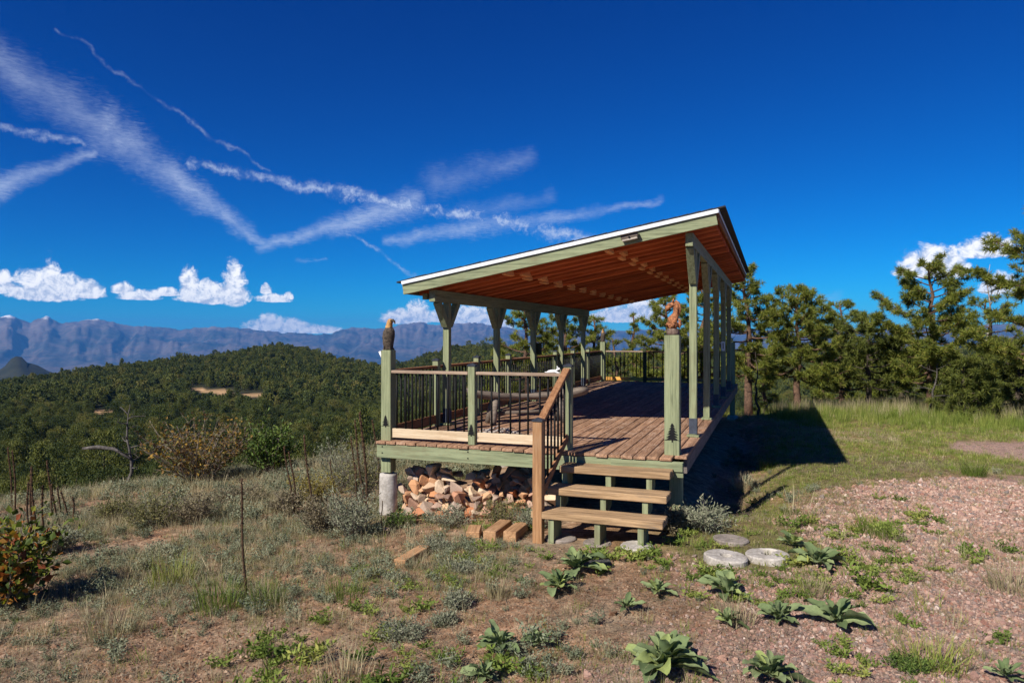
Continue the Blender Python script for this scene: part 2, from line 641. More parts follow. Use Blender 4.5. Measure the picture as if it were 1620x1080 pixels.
GREEN = wood('sage_paint_upright', lin(88, 94, 68), lin(142, 149, 114), 'Z', lin(104, 96, 72), 0.6, 0.7, 0.05, True)
GREEN_X = wood('sage_paint_across', lin(88, 95, 70), lin(142, 150, 116), 'X', lin(104, 94, 70), 0.65, 0.7, 0.06, True)
GREEN_Y = wood('sage_paint_along', lin(88, 94, 68), lin(142, 148, 114), 'Y', lin(104, 96, 72), 0.6, 0.7, 0.06, True)
DECK = wood('deck_stain', lin(102, 74, 56), lin(174, 136, 106), 'Y', lin(182, 160, 140), 0.6, 0.85, 0.22)
TREAD = wood('tread_timber', lin(116, 92, 66), lin(190, 158, 120), 'X', lin(104, 94, 84), 0.7, 0.88, 0.16)
NEWEL = wood('newel_timber', lin(128, 92, 60), lin(178, 136, 96), 'Z', lin(150, 126, 100), 0.5, 0.8, 0.06)
RAIL_GREY = wood('handrail_weathered', lin(116, 98, 84), lin(176, 154, 132), 'X', lin(196, 176, 160), 0.4, 0.85, 0.1)
RAIL_BROWN = wood('handrail_brown', lin(104, 66, 40), lin(152, 104, 68), 'Y', lin(160, 130, 100), 0.3, 0.85, 0.1)
RAIL_SLOPE = wood('stair_handrail_brown', lin(120, 80, 52), lin(164, 120, 84), 'Y', lin(170, 144, 116), 0.3, 0.85, 0.1)
KICK = wood('kick_board_pale', lin(176, 154, 124), lin(214, 196, 168), 'X', lin(140, 112, 82), 0.6, 0.8, 0.06)
KICK_Y = wood('kick_board_brown', lin(120, 74, 40), lin(164, 112, 70), 'Y', lin(180, 150, 112), 0.3, 0.8, 0.1)
KICK_FAR = wood('kick_board_amber', lin(196, 140, 62), lin(226, 172, 92), 'X', lin(180, 130, 60), 0.3, 0.8, 0.06)
RIM = wood('rim_weathered', lin(92, 84, 82), lin(138, 128, 122), 'Y', lin(150, 138, 126), 0.4, 0.9, 0.08)
RAFTER = wood('rafter_red_brown', lin(150, 72, 40), lin(196, 108, 64), 'X', lin(120, 50, 26), 0.3, 0.8, 0.34)
SHEATH = wood('roof_sheathing', lin(130, 58, 34), lin(170, 86, 50), 'X', lin(196, 112, 62), 0.4, 0.85, 0.12)
BLOCKING = wood('blocking_orange', lin(220, 150, 96), lin(244, 184, 128), 'Y', lin(170, 90, 50), 0.3, 0.85, 0.1)
BLOCK = wood('cut_timber', lin(140, 104, 72), lin(190, 148, 108), 'Y', lin(200, 166, 130), 0.4, 0.85, 0.1)
LOGW = wood('weathered_log', lin(84, 74, 66), lin(140, 128, 116), 'X', lin(60, 50, 44), 0.4, 0.9, 0.08)


def plain(name, c1, c2, scale=8.0, rough=0.8, bstr=0.3, metal=0.0, spec=0.3, bdist=0.01, detail=6):
    m, N, out = new_mat(name)
    tc = N.n('ShaderNodeTexCoord')
    a = N.noise(tc.outputs['Object'], scale, detail, 0.65)
    b = N.noise(tc.outputs['Object'], scale * 6, 3, 0.6)
    v = N.m('ADD', N.m('MULTIPLY', a, 0.7), N.m('MULTIPLY', b, 0.3))
    principled(N, out, N.mix(N.rng(v, 0.36, 0.64), c1, c2), rough, v, bstr, bdist, metal, spec)
    return m


BLACK = plain('black_metal', (0.006, 0.006, 0.007), (0.012, 0.012, 0.013), 20, 0.6, 0.1, 0.0, 0.15)
CAPM = plain('post_cap_slate', (0.020, 0.024, 0.034), (0.036, 0.042, 0.056), 20, 0.5, 0.1)
WRAP = plain('post_base_blue_grey', lin(48, 54, 66), lin(66, 74, 88), 14, 0.6, 0.1)
CONC = plain('concrete', lin(150, 144, 136), lin(188, 182, 174), 7, 0.9, 0.6)
CONC_D = plain('concrete_weathered', lin(112, 104, 98), lin(150, 140, 132), 9, 0.92, 0.8)
CONC_L = plain('concrete_pale', lin(140, 134, 126), lin(190, 184, 176), 7, 0.9, 0.7)
METAL = plain('white_drip_edge', lin(196, 202, 212), lin(220, 226, 232), 6, 0.4, 0.05, 0.0, 0.5)
SHINGLE = plain('asphalt_shingle', (0.016, 0.016, 0.018), (0.045, 0.044, 0.045), 30, 0.95, 0.8)
SLATE = plain('dark_slate', (0.035, 0.037, 0.042), (0.06, 0.062, 0.068), 9, 0.7, 0.4)
WHITE = plain('white_plastic', (0.70, 0.70, 0.69), (0.80, 0.80, 0.79), 10, 0.5, 0.05)
DARKBOX = plain('dark_olive_wood', lin(44, 48, 32), lin(66, 70, 48), 12, 0.85, 0.3)
LAMPGREY = plain('lamp_bronze', lin(76, 66, 58), lin(98, 86, 76), 12, 0.5, 0.1)
LENS = plain('lamp_lens', lin(150, 140, 128), lin(176, 166, 152), 20, 0.3, 0.05)
FEATHER = plain('carved_dark_feathers', (0.016, 0.012, 0.009), (0.13, 0.10, 0.072), 34, 0.75, 1.0, bdist=0.02)
HEADTAN = plain('carved_pale_head', lin(138, 92, 44), lin(206, 166, 108), 26, 0.7, 0.6)
BEAK = plain('carved_beak', (0.02, 0.016, 0.012), (0.05, 0.036, 0.02), 14, 0.6, 0.3)
REDWOOD = plain('carved_red_wood', lin(78, 44, 26), lin(188, 126, 84), 30, 0.75, 0.8, bdist=0.015)
STUMPB = plain('stump_bark', lin(74, 58, 50), lin(132, 112, 100), 22, 0.9, 1.0, bdist=0.02)


def stone_mat(name, stops, scale=9):
    m, N, out = new_mat(name)
    tc = N.n('ShaderNodeTexCoord')
    oi = N.n('ShaderNodeObjectInfo')
    a = N.noise(tc.outputs['Object'], scale, 6, 0.65)
    b = N.noise(tc.outputs['Object'], scale * 7, 3, 0.6)
    v = N.m('ADD', N.m('MULTIPLY', a, 0.65), N.m('MULTIPLY', b, 0.35))
    base = N.ramp(oi.outputs['Random'], stops, 'LINEAR')
    k = N.m('ADD', 0.55, N.m('MULTIPLY', v, 0.95))
    col = N.mix(1.0, base, N.comb(k, k, k), 'MULTIPLY')
    col = N.mix(N.rng(a, 0.55, 0.72, 0, 0.5), col, lin(148, 122, 100))
    principled(N, out, col, 0.9, v, 0.7, 0.02)
    return m


STONE = stone_mat('field_stone', [(0.0, lin(186, 132, 92)), (0.2, lin(196, 162, 128)), (0.4, lin(148, 132, 120)), (0.55, lin(176, 112, 72)), (0.75, lin(166, 148, 134)), (1.0, lin(212, 186, 154))])


def leaf_mat(name, stops, transl=0.25, rough=0.7, by='island', mottled=0.0):
    m, N, out = new_mat(name)
    if by == 'island':
        g = N.n('ShaderNodeNewGeometry')
        rv = g.outputs['Random Per Island']
    else:
        oi = N.n('ShaderNodeObjectInfo')
        g = N.n('ShaderNodeNewGeometry')
        rv = N.m('ADD', N.m('MULTIPLY', oi.outputs['Random'], 0.75), N.m('MULTIPLY', g.outputs['Random Per Island'], 0.25))
    col = N.ramp(rv, stops)
    if mottled:
        tc = N.n('ShaderNodeTexCoord')
        q = N.m('ADD', 1 - mottled / 2, N.m('MULTIPLY', N.noise(tc.outputs['Object'], 14, 7, .7), mottled))
        col = N.mix(1.0, col, N.comb(q, q, q), 'MULTIPLY')
    d = N.n('ShaderNodeBsdfPrincipled')
    N.put(d.inputs['Base Color'], col)
    d.inputs['Roughness'].default_value = rough
    d.inputs['Specular IOR Level'].default_value = 0.25
    tr = N.n('ShaderNodeBsdfTranslucent')
    N.put(tr.inputs['Color'], N.mix(1.0, col, (1.3, 1.25, 0.7), 'MULTIPLY'))
    mx = N.n('ShaderNodeMixShader')
    mx.inputs[0].default_value = transl
    N.t.links.new(d.outputs[0], mx.inputs[1])
    N.t.links.new(tr.outputs[0], mx.inputs[2])
    N.t.links.new(mx.outputs[0], out.inputs['Surface'])
    return m


PINE_L = leaf_mat('pine_needles', [(0.0, (0.06, 0.085, 0.018)), (0.5, (0.175, 0.215, 0.036)), (0.85, (0.29, 0.31, 0.052)), (1.0, (0.33, 0.27, 0.08))], 0.36)
JUNI_L = leaf_mat('juniper_sprays', [(0.0, (0.05, 0.07, 0.016)), (0.5, (0.125, 0.155, 0.032)), (1.0, (0.22, 0.235, 0.05))], 0.34)
FOREST_L = leaf_mat('valley_pine_needles', [(0.0, (0.026, 0.042, 0.012)), (0.45, (0.072, 0.094, 0.022)), (0.8, (0.13, 0.142, 0.030)), (1.0, (0.19, 0.15, 0.045))], 0.25, by='object')
OAK_L = leaf_mat('oak_autumn_leaves', [(0.0, (0.09, 0.06, 0.035)), (0.25, (0.16, 0.09, 0.04)), (0.45, (0.40, 0.24, 0.04)), (0.62, (0.15, 0.14, 0.045)), (0.85, (0.10, 0.10, 0.04)), (1.0, (0.20, 0.16, 0.10))], 0.3)
OAK2_L = leaf_mat('oak_turning_leaves', [(0.0, (0.035, 0.055, 0.012)), (0.35, (0.08, 0.12, 0.02)), (0.6, (0.22, 0.24, 0.03)), (0.78, (0.34, 0.14, 0.03)), (1.0, (0.20, 0.05, 0.02))], 0.3)
SAGE_L = leaf_mat('sage_leaves', [(0.0, (0.12, 0.135, 0.085)), (0.5, (0.21, 0.225, 0.15)), (1.0, (0.30, 0.30, 0.21))], 0.15)
GREY_L = leaf_mat('dry_brush_leaves', [(0.0, (0.10, 0.08, 0.05)), (0.5, (0.20, 0.17, 0.10)), (1.0, (0.30, 0.25, 0.16))], 0.15)
OLIVE_L = leaf_mat('olive_brush_leaves', [(0.0, (0.07, 0.08, 0.03)), (0.5, (0.15, 0.15, 0.055)), (1.0, (0.25, 0.22, 0.09))], 0.2)
BUSHG_L = leaf_mat('fresh_bush_leaves', [(0.0, (0.04, 0.075, 0.015)), (0.5, (0.09, 0.15, 0.03)), (1.0, (0.17, 0.22, 0.05))], 0.25)
YELLOW_L = leaf_mat('yellow_brush_leaves', [(0.0, (0.18, 0.15, 0.03)), (0.5, (0.32, 0.26, 0.05)), (1.0, (0.26, 0.22, 0.10))], 0.25)
MULL_L = leaf_mat('mullein_leaves', [(0.0, (0.085, 0.125, 0.05)), (0.45, (0.16, 0.215, 0.095)), (0.8, (0.23, 0.285, 0.135)), (0.90, (0.30, 0.36, 0.10)), (0.96, (0.42, 0.38, 0.09)), (1.0, (0.34, 0.22, 0.10))], 0.2, 1.0, by='object', mottled=0.9)
GRASS_G = leaf_mat('green_grass', [(0.0, (0.07, 0.11, 0.018)), (0.5, (0.165, 0.225, 0.036)), (0.8, (0.26, 0.285, 0.065)), (1.0, (0.38, 0.33, 0.14))], 0.25, by='object')
GRASS_D = leaf_mat('dry_grass', [(0.0, (0.16, 0.145, 0.075)), (0.4, (0.30, 0.26, 0.15)), (0.8, (0.46, 0.39, 0.25)), (1.0, (0.28, 0.27, 0.11))], 0.2, by='object')
GRASS_S = leaf_mat('grey_herb', [(0.0, (0.10, 0.12, 0.075)), (0.5, (0.18, 0.205, 0.13)), (1.0, (0.25, 0.26, 0.17))], 0.15, by='object')
STALK = plain('mullein_stalk_brown', (0.028, 0.017, 0.010), (0.11, 0.060, 0.030), 30, 0.9, 1.0, bdist=0.02)
TWIG = plain('twig_grey_brown', (0.10, 0.08, 0.065), (0.24, 0.20, 0.17), 12, 0.9, 0.4)
BARK = plain('pine_bark', (0.055, 0.034, 0.024), (0.17, 0.10, 0.066), 14, 0.95, 1.0, bdist=0.03)
BARK_D = plain('dark_bark', (0.035, 0.027, 0.021), (0.10, 0.078, 0.06), 14, 0.95, 1.0, bdist=0.03)
DEADW = plain('silver_dead_wood', (0.20, 0.17, 0.15), (0.42, 0.38, 0.35), 12, 0.9, 0.6)
SNAGW = plain('dark_dead_wood', (0.04, 0.035, 0.032), (0.14, 0.125, 0.115), 12, 0.9, 0.6)
YUCCA_L = leaf_mat('yucca_blades', [(0.0, (0.16, 0.18, 0.08)), (0.6, (0.28, 0.29, 0.14)), (1.0, (0.42, 0.38, 0.22))], 0.1)
PEBBLE = stone_mat('granite_pebble', [(0.0, lin(150, 116, 106)), (0.3, lin(188, 154, 138)), (0.5, lin(126, 116, 112)), (0.7, lin(200, 168, 148)), (0.85, lin(160, 112, 96)), (1.0, lin(220, 202, 188))], 40)
CLOD = stone_mat('soil_crumb', [(0.0, lin(104, 76, 58)), (0.4, lin(160, 122, 94)), (0.7, lin(140, 112, 94)), (1.0, lin(206, 176, 148))], 40)
STRAW = leaf_mat('straw_litter', [(0.0, (0.10, 0.075, 0.05)), (0.5, (0.22, 0.17, 0.11)), (1.0, (0.38, 0.32, 0.23))], 0.1, by='object')


def ground_material():
    m, N, out = new_mat('ground_soil_and_gravel')
    g = N.n('ShaderNodeNewGeometry')
    P = g.outputs['Position']
    def att(n):
        a = N.n('ShaderNodeAttribute')
        a.attribute_name = n
        return a.outputs['Fac']
    n1 = N.noise(P, 0.9, 6, 0.65)
    n2 = N.noise(P, 7.0, 6, 0.7)
    n3 = N.noise(P, 60.0, 4, 0.7)
    soil = N.ramp(N.rng(N.m('ADD', N.m('MULTIPLY', n2, 0.6), N.m('MULTIPLY', n3, 0.4)), 0.36, 0.66),
                  [(0.0, lin(96, 72, 54)), (0.4, lin(144, 110, 84)), (0.75, lin(174, 140, 112)), (1.0, lin(202, 172, 144))])
    soil = N.mix(N.rng(n1, 0.45, 0.62, 0, 0.6), soil, N.ramp(n2, [(0.3, lin(116, 106, 90)), (0.7, lin(166, 152, 130))]))
    vo = N.n('ShaderNodeTexVoronoi')
    N.put(vo.inputs['Vector'], P)
    vo.inputs['Scale'].default_value = 48.0
    vs = N.n('ShaderNodeSeparateColor')
    N.t.links.new(vo.outputs['Color'], vs.inputs[0])
    grav = N.ramp(vs.outputs[0], [(0.0, lin(96, 78, 72)), (0.3, lin(162, 134, 120)), (0.55, lin(118, 106, 100)), (0.8, lin(180, 150, 134)), (1.0, lin(146, 106, 92))])
    k = N.m('ADD', 0.8, N.m('MULTIPLY', n1, 0.4))
    grav = N.mix(1.0, grav, N.comb(k, k, k), 'MULTIPLY')
    near = N.mix(att('gravel'), soil, grav)
    near = N.mix(N.m('MULTIPLY', att('green'), 0.85), near, N.ramp(n2, [(0.3, lin(72, 76, 36)), (0.7, lin(120, 116, 68))]))
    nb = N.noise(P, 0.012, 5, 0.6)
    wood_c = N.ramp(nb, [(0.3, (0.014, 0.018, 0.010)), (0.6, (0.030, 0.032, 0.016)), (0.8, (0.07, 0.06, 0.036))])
    nf = N.noise(P, 0.0011, 7, 0.68)
    plainc = N.ramp(nf, [(0.34, (0.045, 0.055, 0.045)), (0.48, (0.16, 0.13, 0.10)), (0.6, (0.26, 0.21, 0.16)), (0.7, (0.10, 0.10, 0.075))])
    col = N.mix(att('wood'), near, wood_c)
    col = N.mix(att('clear'), col, N.ramp(N.noise(P, 0.15, 4), [(0.3, lin(150, 118, 84)), (0.7, lin(196, 164, 124))]))
    col = N.mix(att('plain'), col, plainc)
    peb = N.m('SUBTRACT', 1.0, vo.outputs['Distance'])
    h = N.m('ADD', N.m('MULTIPLY', n3, 0.5), N.m('MULTIPLY', N.m('ADD', n2, N.m('MULTIPLY', peb, 0.5)), 0.6))
    principled(N, out, col, 0.95, h, 0.55, 0.02, spec=0.15)
    return m


def build_ground():
    az_in = np.arange(-50, 50.01, 0.3)
    az_out = np.arange(53, 307.01, 3.5)
    az = np.radians(np.concatenate([az_in, az_out]))
    rs = [0.0]
    r = 0.35
    while r < 29500:
        rs.append(r)
        r *= 1.022 if r < 30 else (1.03 if r < 1400 else 1.045)
    rs = np.array(rs[1:])
    A, RR = np.meshgrid(az, rs)
    X = CAM.x + RR * (np.cos(A) * FWD.x + np.sin(A) * RGT.x)
    Y = CAM.y + RR * (np.cos(A) * FWD.y + np.sin(A) * RGT.y)
    Z = ground_z(X, Y)
    nr, na = A.shape
    V = np.stack([X, Y, Z], -1).reshape(-1, 3)
    V = np.vstack([V, [[CAM.x, CAM.y, gz(CAM.x, CAM.y)]]])
    i = np.arange(nr - 1)[:, None] * na
    j = np.arange(na)[None, :]
    j2 = (j + 1) % na
    F = np.stack([i + j, i + na + j, i + na + j2, i + j2], -1).reshape(-1, 4)
    faces = [tuple(q) for q in F[:, ::-1].tolist()]
    c = len(V) - 1
    faces += [(c, (k + 1) % na, k) for k in range(na)]
    me = bpy.data.meshes.new('ground')
    me.from_pydata(V.tolist(), [], faces)
    me.materials.append(ground_material())
    me.polygons.foreach_set('use_smooth', [True] * len(me.polygons))
    x, y = V[:, 0], V[:, 1]
    r, a = polar(x, y)
    near = r < 60
    for nm, val in (('gravel', np.where(near, m_gravel(x, y), 0)), ('green', np.where(near, m_green(x, y), 0)),
                    ('wood', sstep(24, 45, r)), ('clear', np.clip(m_clear(x, y) * 3, 0, 1)), ('plain', sstep(5200, 8000, r))):
        at = me.attributes.new(nm, 'FLOAT', 'POINT')
        at.data.foreach_set('value', val.astype(np.float32))
    me.update()
    o = bpy.data.objects.new('ground', me)
    attach(o, None, Matrix.Identity(4))
    tag(o, 'bare reddish soil, pink gravel and grass sloping down to the wooded valley', kind='structure')


build_ground()


def build_mountains():
    pts = np.array([(-900, 520), (-500, 512), (-200, 506), (-60, 512), (0, 501), (14, 498), (28, 503), (48, 513), (60, 505), (75, 501), (95, 511), (120, 508), (155, 504), (178, 510), (200, 515),
                    (245, 516), (285, 522), (335, 516), (370, 518), (420, 523), (470, 527), (520, 528), (548, 519), (575, 517), (600, 521), (632, 513), (664, 509), (690, 515), (728, 510),
                    (760, 512), (780, 515), (820, 521), (880, 518), (960, 524), (1040, 519), (1120, 524), (1200, 520), (1300, 526), (1420, 519), (1520, 516), (1620, 510), (1800, 514), (2400, 520)], float)
    az = np.radians(np.arange(-58, 58.01, 0.11))
    ts = np.linspace(0, 1, 70)
    A, T = np.meshgrid(az, ts)
    RR = 14000 + 15000 * T
    xs = CX + FPX * np.tan(A)
    crest_y = np.interp(xs, pts[:, 0], pts[:, 1])
    rc = 26000.0
    crest = CAM.z - (crest_y - HY) * rc * np.cos(A) / FPX
    X = CAM.x + RR * (np.cos(A) * FWD.x + np.sin(A) * RGT.x)
    Y = CAM.y + RR * (np.cos(A) * FWD.y + np.sin(A) * RGT.y)
    t = (RR - 14000) / (rc - 14000)
    base = np.interp(RR, [14000, 26000], [-790, -820])
    ridg = 1 - np.abs(fbm(X, Y, 0.00042, 5, 21, 0.55))
    wp = 0.8 * fbm(A * 8, T * 2, 1.0, 3, 25)
    ridg2 = 1 - np.abs(fbm(A * 26 + wp, T * 2.0 + wp, 1.0, 5, 22, 0.6))
    prof = sstep(0.12, 1.0, t) ** 1.25
    RG = np.clip(0.5 * ridg + 0.5 * ridg2, 0, 1) ** 1.8
    tt = np.clip(t, 0, 1)
    body = prof * (1 - 0.62 * (1 - RG) * (1 - tt ** 6) * 1.3)
    lock = np.exp(-((t - 1.0) / 0.05) ** 2)
    body = np.where(t > 1, body * (1 - 0.6 * sstep(1.0, 1.25, t)), body)
    Z = base + (crest - base) * body + 25 * fbm(X, Y, 0.0012, 4, 23) * prof + 75 * fbm(A * 110, T * 0, 1.0, 5, 24, .6) * np.exp(-((t - 1.0) / 0.12) ** 2)
    nr, na = A.shape
    V = np.stack([X, Y, Z], -1).reshape(-1, 3)
    i = np.arange(nr - 1)[:, None] * na
    j = np.arange(na - 1)[None, :]
    F = np.stack([i + j, i + j + 1, i + na + j + 1, i + na + j], -1).reshape(-1, 4)
    me = bpy.data.meshes.new('mountains')
    me.from_pydata(V.tolist(), [], [tuple(q) for q in F.tolist()])
    me.polygons.foreach_set('use_smooth', [True] * len(me.polygons))
    m, N, out = new_mat('mountain_rock_and_forest')
    g = N.n('ShaderNodeNewGeometry')
    P = g.outputs['Position']
    sp = N.n('ShaderNodeSeparateXYZ')
    N.t.links.new(P, sp.inputs[0])
    n1 = N.noise(P, 0.0006, 7, 0.68)
    n2 = N.noise(P, 0.0035, 5, 0.7)
    v = N.m('ADD', N.m('MULTIPLY', n1, 0.65), N.m('MULTIPLY', n2, 0.35))
    low = N.ramp(v, [(0.40, (0.018, 0.028, 0.028)), (0.48, (0.06, 0.06, 0.055)), (0.56, (0.13, 0.10, 0.085)), (0.64, (0.04, 0.045, 0.04)), (0.72, (0.17, 0.14, 0.115))])
    rock = N.ramp(v, [(0.38, (0.05, 0.048, 0.05)), (0.62, (0.21, 0.165, 0.14))])
    z = N.m('ADD', sp.outputs[2], N.m('MULTIPLY', N.m('SUBTRACT', v, 0.5), 500.0))
    col = N.mix(N.rng(z, 60, 330), low, rock)
    snow = N.m('MULTIPLY', N.rng(z, 470, 560), N.rng(n2, 0.36, 0.5))
    col = N.mix(snow, col, (0.82, 0.83, 0.86))
    principled(N, out, col, 0.95, None, spec=0.1)
    me.materials.append(m)
    o = bpy.data.objects.new('mountains', me)
    attach(o, None, Matrix.Identity(4))
    tag(o, 'long blue mountain range on the far horizon with snow on its left peaks', kind='structure')


build_mountains()


def build_haze():
    b = MB()
    b.box((0, 0, -235), (62000, 62000, 2030))
    m, N, out = new_mat('haze_air')
    v = N.n('ShaderNodeVolumePrincipled')
    v.inputs['Color'].default_value = (0.10, 0.40, 1.0, 1)
    v.inputs['Density'].default_value = 2.9e-5
    v.inputs['Anisotropy'].default_value = 0.0
    N.t.links.new(v.outputs[0], out.inputs['Volume'])
    o = b.build('haze', m, None, M=Matrix.Identity(4))
    tag(o, 'thin blue air that fades the far mountains', kind='stuff')


HAZE = True
if HAZE:
    build_haze()


# ------------------------------------------------------------------ the deck with its lean-to roof
X0, X1, Y0, Y1 = -0.07, 3.83, -0.15, 12.72         # deck outline
LX, RX = 0.09, 3.73                                # roof post rows
PY = [1.65 + 2.06 * k for k in range(5)]           # roof post positions along the deck
BZL, BZR, BH = 1.845, 2.49, 0.175                  # undersides of the two beams, beam height
SLOPE = (BZR - BZL) / (RX - LX)
RY0, RY1, RXL, RXR = 1.0, 10.75, -0.31, 4.08       # roof outline


def roof_z(x):                                      # underside of the rafters
    return BZL + BH + (x - LX) * SLOPE


PAV = empty('deck_pavilion', (1.9, 0.0, -0.8), 'raised wooden deck with sage green posts, black balusters and sloping red-brown roof', 'deck')
BOARD_CACHE = {}


def board_mesh(L, wd, th, mat, key):
    k = (round(L, 2), wd, th, key)
    if k not in BOARD_CACHE:
        b = MB().box((0, 0, 0), (wd, L, th), None, 0.005)
        BOARD_CACHE[k] = b.mesh(key, mat)
    return BOARD_CACHE[k]


def build_floor():
    fl = MB().box((1.88, 6.3, -0.115), (3.6, 12.4, 0.012)).build('deck_floor', DARKBOX, PAV)     # added dark sheet under the board gaps
    n = 27
    pitch = (X1 - X0) / n
    wd = pitch - 0.011
    th = 0.036
    rr = random.Random(3)
    for i in range(n):
        x = X0 + pitch * (i + 0.5)
        y = Y0 + rr.uniform(-0.012, 0.012)
        if i == n - 1:
            y = 0.02
        cuts = []
        first = rr.choice([1.83, 2.44, 3.05, 3.66, 4.27])
        while y < Y1 - 0.3:
            L = min(first, Y1 - y)
            if Y1 - (y + L) < 0.6:
                L = Y1 - y
            me = board_mesh(L, round(wd, 4), th, DECK, 'deck_board')
            o = bpy.data.objects.new('deck_board', me)
            attach(o, fl, Matrix.Translation((x, y + L / 2, -th / 2 + rr.uniform(-0.0015, 0.0015))) @ Matrix.Rotation(rr.uniform(-0.0006, 0.0006), 4, 'Z'))
            y += L + 0.005
            first = rr.choice([2.44, 3.05, 3.66, 4.27])
    # joists below
    for k in range(20):
        y = 0.35 + k * 0.64
        MB().box((1.88, y, -0.21), (3.66, 0.04, 0.17)).build('joist', DARKBOX, fl)
    return fl


build_floor()
# rim boards: green at the front, weathered along the open right side
b = MB().box(((X0 + X1) / 2 - 0.01, Y0 + 0.035, -0.127), (X1 - X0 - 0.03, 0.04, 0.172), None, 0.004)
rim = b.build('front_rim', GREEN_X, PAV)
for x in (0.02, 1.22, 2.28):
    for z in (-0.07, -0.15):
        MB().tube([(x, Y0 + 0.018, z), (x, Y0 + 0.010, z)], 0.009, 8).build('bolt', BLACK, rim)
MB().box((3.40, Y0 + 0.002, -0.095), (0.80, 0.022, 0.10), None, 0.003).build('rim_block', GREEN_X, rim)
MB().box((X1 - 0.035, 6.4, -0.127), (0.04, 12.5, 0.178), None, 0.004).build('side_rim', RIM, PAV)
MB().box((X0 + 0.03, 6.3, -0.127), (0.04, 12.7, 0.172), None, 0.004).build('side_rim', GREEN_Y, PAV)
MB().box(((X0 + X1) / 2, Y1 - 0.04, -0.127), (X1 - X0 - 0.12, 0.04, 0.172), None, 0.004).build('back_rim', GREEN_X, PAV)


def cap(x, y, z, parent, w=0.108):
    b = MB()
    h = w / 2
    v = [(-h, -h, 0), (h, -h, 0), (h, h, 0), (-h, h, 0), (-h, -h, .016), (h, -h, .016), (h, h, .016), (-h, h, .016), (0, 0, .042)]
    b.add(np.array(v) + np.array((x, y, z)), [(3, 2, 1, 0), (0, 1, 5, 4), (1, 2, 6, 5), (2, 3, 7, 6), (3, 0, 4, 7), (4, 5, 8), (5, 6, 8), (6, 7, 8), (7, 4, 8)])
    return b.build('post_cap', CAPM, parent)


def tree_emblem(x, y, z, parent, h=0.15, seed=1):
    """flat black metal spruce screwed to the front of a post"""
    rr = random.Random(seed)
    out_r, out_l = [], []
    tiers = 6
    for k in range(tiers):
        zt = h * (1 - k * 0.145)
        zb = h * (1 - (k + 1) * 0.145) - 0.006
        w = (0.009 + 0.0085 * (k + 1)) * (h / 0.15)
        for lst in (out_r, out_l):
            lst.append((w * rr.uniform(0.15, 0.3), zt - 0.006))
            lst.append((w * rr.uniform(0.6, 0.72), (zt + zb) / 2 - 0.004))
            lst.append((w * rr.uniform(0.40, 0.5), (zt + zb) / 2 - 0.002))
            lst.append((w * rr.uniform(0.85, 1.15), zb + rr.uniform(-.003, .003)))
    out_r += [(0.007, h * 0.11), (0.007, 0.0)]
    out_l += [(0.007, h * 0.11), (0.007, 0.0)]
    poly = [(0, h)] + [(w, zz) for (w, zz) in out_r] + [(-w, zz) for (w, zz) in reversed(out_l)]
    n = len(poly)
    v = [(x + p[0], y - 0.006, z + p[1]) for p in poly] + [(x + p[0], y - 0.0005, z + p[1]) for p in poly]
    f = [tuple(range(n - 1, -1, -1)), tuple(range(n, 2 * n))] + [(i, (i + 1) % n, n + (i + 1) % n, n + i) for i in range(n)]
    # triangulated by the mesh tessellator
    b = MB().add(v, f)
    return b.build('tree_emblem', BLACK, parent)


def post(x, y, z0, z1, w, mat=None, name='post', lab=None):
    o = MB().box((x, y, (z0 + z1) / 2), (w, w, z1 - z0), None, 0.006).build(name, mat or GREEN, PAV)
    if lab:
        o['label'] = lab
    return o


# front corner posts that carry the carvings
pl = post(0.02, 0.02, -0.42, 1.165, 0.142, name='corner_post')
tree_emblem(0.02, 0.02 - 0.071, 0.17, pl, 0.155, 4)
MB().lathe([(0.116, 0), (0.118, 0.03), (0.115, 0.50), (0.110, 0.53)], 24, (0.02, 0.02, -1.02 + 0.05)).build('concrete_pier', CONC_L, PAV, True)
pr = post(3.655, 0.14, -0.005, 1.36, 0.168, name='corner_post')
tree_emblem(3.66, 0.14 - 0.084, 0.15, pr, 0.215, 9)
pu = post(3.70, 0.10, -0.84, -0.215, 0.14)
# rail posts along the front
pm = post(1.225, 0.0, -0.002, 0.975, 0.092, name='rail_post')
cap(1.225, 0.0, 0.975, pm)
tree_emblem(1.225, -0.046, 0.11, pm, 0.15, 6)
ps = post(2.445, 0.05, -0.2, 0.985, 0.092, name='rail_post')
cap(2.445, 0.05, 0.985, ps)
# newel at the foot of the steps
nw = post(2.375, -0.885, -0.86, 0.44, 0.105, NEWEL, 'newel_post')
cap(2.375, -0.885, 0.44, nw, 0.12)

# roof posts with their bases, wraps and forked braces
for side, (px_, bz) in enumerate(((LX, BZL), (RX, BZR))):
    for k, y in enumerate(PY):
        o = post(px_, y, 0.03, bz - 0.001, 0.098, name='roof_post')
        MB().box((px_, y, 0.016), (0.16, 0.17, 0.03), None, 0.006).build('post_foot', GREEN, o)
        if not (side == 1 and k == 1):
            MB().box((px_, y, 0.145), (0.104, 0.104, 0.21), None, 0.003).build('post_wrap', WRAP, o)
        hh = 0.34 if side == 0 else 0.42
        for s in (-1, 1):
            br = MB().bar((px_, y + s * 0.055, bz - hh), (px_, y + s * (0.02 + hh * 0.95), bz + 0.01), 0.094, 0.10, (1, 0, 0), 0.004)
            br.build('brace', GREEN, o)
        if k == 4 and side == 0:
            pass
for (px_, bz) in ((LX, BZL), (RX, BZR)):
    MB().box((px_, (1.14 + 10.35) / 2, bz + BH / 2), (0.095, 10.35 - 1.14, BH), None, 0.005).build('beam', GREEN_Y, PAV)
